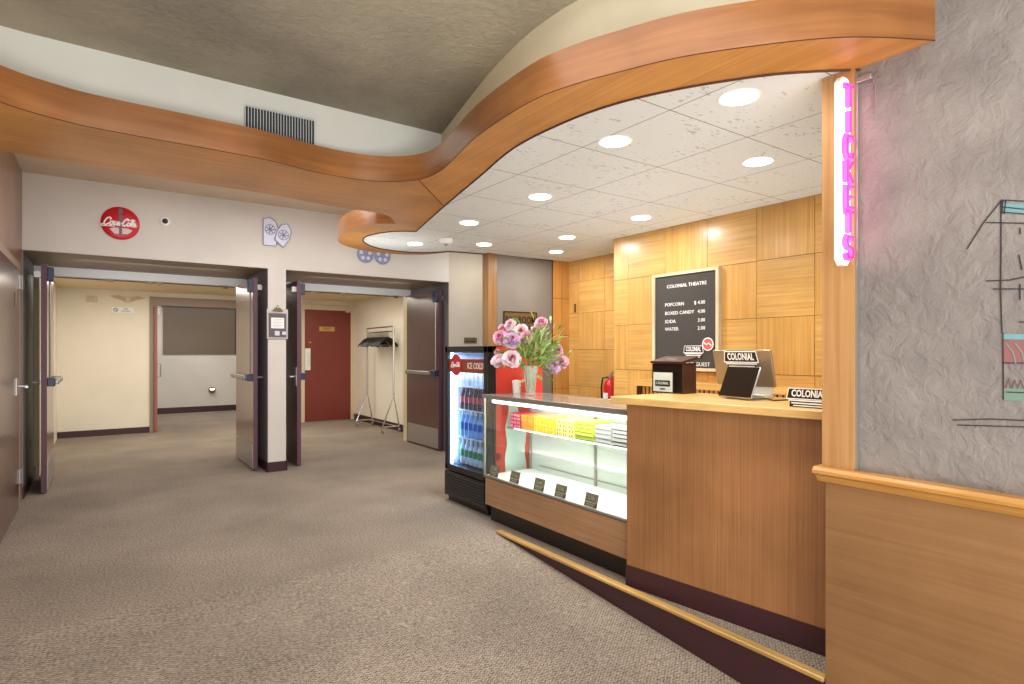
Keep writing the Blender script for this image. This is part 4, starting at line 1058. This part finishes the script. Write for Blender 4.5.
o = bpy.data.objects.new('neon_glow', l); COL.objects.link(o); o.location = (cxn, yb-.03, 2.07); o.rotation_euler = (R(90), 0, R(35))
p = pX(864, 80, XW)
r = thing('transformer_box', 'small pale transformer fitting high on the grey wall by the neon', 'transformer', tuple(p))
MB().box(XW-.022, p.y-.035, p.z-.012, XW, p.y+.03, p.z+.012).build('housing', 'alu', r, bevel=.004)
MB().tube([(XW-.01, p.y-.035, p.z-.005), (XW-.008, p.y-.045, p.z-.04), (XW-.006, p.y-.046, p.z-.17)], .002, 5).build('cord', 'alu', r)
# ================================================================= MURAL on the grey wall (flat painted drawing)
r = thing('wall_mural', 'ink line mural of an old building facade on the grey wall', 'mural', (XW, .4, 1.4))
g1 = MB(); XM = XW-.0015
def line(m, pts, rr=.003): m.tube([tuple(pX(x, y, XM)) for x, y in pts], rr, 4)
def patch(pts, mat, nm):
    m = MB(); m.f([m.v(tuple(pX(x, y, XM))) for x, y in pts]); m.build(nm, mat, r)
for q in ([(967, 249), (984, 222), (1001, 201)], [(1001, 200), (1060, 203)], [(1003, 207), (1060, 213)], [(1001, 212), (1060, 217)], [(1001, 200), (1001, 250), (1000.5, 290), (1002, 333)], [(1003, 333), (1003.5, 400)],
          [(1003, 200), (1001.5, 214)], [(1006, 200), (1004, 214)], [(986, 281), (1010, 280), (1024, 277), (1060, 270)], [(993, 289), (1060, 289)], [(986, 222.5), (1060, 224)],
          [(1020, 228), (1020, 234)], [(1019, 255), (1022, 270)], [(1020, 284), (1020, 300)], [(1019, 322), (1040, 322)], [(953, 420), (990, 419), (1060, 422)], [(957, 425), (1060, 428)],
          [(1006, 392), (1060, 394)], [(1002, 363), (1060, 363)]): line(g1, q, .0022)
g1.build('ink_lines', 'murink', r)
patch([(1003, 203), (1060, 206), (1060, 217), (1003, 213)], 'teal', 'cornice_patch')
patch([(1002, 334), (1060, 334), (1060, 341), (1002, 339)], 'teal', 'teal_band')
patch([(1002, 340), (1060, 342), (1060, 366), (1002, 362)], 'murred', 'red_awning')
patch([(1003, 388), (1060, 390), (1060, 404), (1003, 400)], 'murgreen', 'green_base')
m = MB()
line(m, [(1006, 388), (1009, 379), (1012, 388), (1015, 380), (1018, 388), (1021, 380), (1024, 388), (1030, 380)], .0022)
m.build('zigzag_stroke', 'murred', r); m = MB()
for k in range(3): line(m, [(1006+k*9, 343), (1013+k*9, 352), (1016+k*9, 364)], .0025)
m.build('red_strokes', 'murgreen', r)

# ================================================================= LIGHTS
def area(nm, loc, rot, sx, sy, e, c=(1, 1, 1), vis=False):
    l = bpy.data.lights.new(nm, 'AREA'); l.shape = 'RECTANGLE'; l.size = sx; l.size_y = sy; l.energy = e; l.color = c
    o = bpy.data.objects.new(nm, l); COL.objects.link(o); o.location = loc; o.rotation_euler = rot; return o
area('lobby_fill', (.4, .2, 2.88), (0, 0, 0), 2.2, 4.0, 52, (1, .97, .94))  # main fill, an unseen area light under the lobby ceiling
area('lobby_fill_back', (-.2, -2.4, 1.7), (R(84), 0, R(-22)), 2.8, 2.2, 105, (.97, .98, 1))  # unseen fill light added behind the camera
area('lobby_up_fill', (.2, -1.2, .2), (R(160), 0, R(-25)), 2.6, 1.6, 125, (1, .98, .95))  # added upward fill behind the camera, brightens ceiling and ribbon soffit
area('alcove_up_fill', (3.45, 2.9, .5), (R(180), 0, 0), 1.0, 2.4, 17, (1, .97, .92))  # added upward fill that lifts the tile ceiling, no fixture there
area('doorway_fill', (1.6, 5.4, 2.95), (0, 0, 0), 2.6, 1.2, 55, (.97, .98, 1))  # unseen area light that brightens the floor and wall before the doors
area('recess_up_fill', (1.2, 5.6, 2.0), (R(180), 0, 0), 3, .6, 9, (1, .97, .93))  # added to lift the unlit recess ceiling, no fixture there
area('portal_fill', (.5, 7.35, 2.26), (R(35), 0, 0), 1.4, .1, 5, (.94, .97, 1))  # added fill that whitens the left portal header
area('portal_fill_right', (2.8, 7.35, 2.26), (R(35), 0, 0), 1.4, .1, 5, (.94, .97, 1))  # added fill that whitens the right portal header
area('corridor_fill', (4.25, 6.3, 2.6), (R(20), 0, 0), .6, .6, 9, (1, .93, .84))  # unseen fill added to brighten the wall right of the doors
area('vestibule_lamp', (1.6, 9.9, 2.33), (0, 0, 0), 3.6, 1.4, 72, (1, .94, .84))
area('vestibule_spot', (3.6, 8.9, 2.33), (0, R(20), 0), .3, .3, 12, (1, .93, .82))
area('far_room_lamp', (1.6, 13.4, 2.55), (0, 0, 0), 3, 1.6, 60, (1, .96, .90))
area('case_lamp', (2.66, 3.2, .962), (0, R(20), 0), .06, 1.4, 7, (1, .99, .96))
area('case_fill_rear', (2.96, 3.2, .975), (0, 0, 0), .05, 1.4, 3, (1, .99, .96))  # extra area light at the case rear, without a tube
area('case_fill_low', (2.72, 3.2, .725), (0, R(-35), 0), .04, 1.4, 2.6, (.97, 1, .98))  # added fill below the glass shelf, without a tube
area('cooler_lamp', (FX0+.10, (FY0+FY1)/2, FT-.07), (0, 0, 0), .06, .5, 5, (.80, .90, 1))
area('cooler_lamp_side', (FX0+.07, FY1-.06, .85), (R(90), 0, R(20)), .05, .9, 5, (.60, .78, 1))
W = bpy.data.worlds.new('world'); S.world = W; W.use_nodes = True
bg = W.node_tree.nodes['Background']; bg.inputs[0].default_value = (.90, .95, 1, 1); bg.inputs[1].default_value = .8
# ================================================================= CAMERA
cd = bpy.data.cameras.new('camera'); cam = bpy.data.objects.new('camera', cd); COL.objects.link(cam)
cam.location = (0, 0, CH); cam.rotation_euler = (R(90), 0, -math.atan2(.5725, .8199))
cd.sensor_width = 36; cd.lens = 36*FP/1024; cd.shift_y = 10/1024; cd.clip_start = .05
S.camera = cam
S.view_settings.view_transform = 'Standard'; S.view_settings.look = 'None'; S.view_settings.exposure = 0
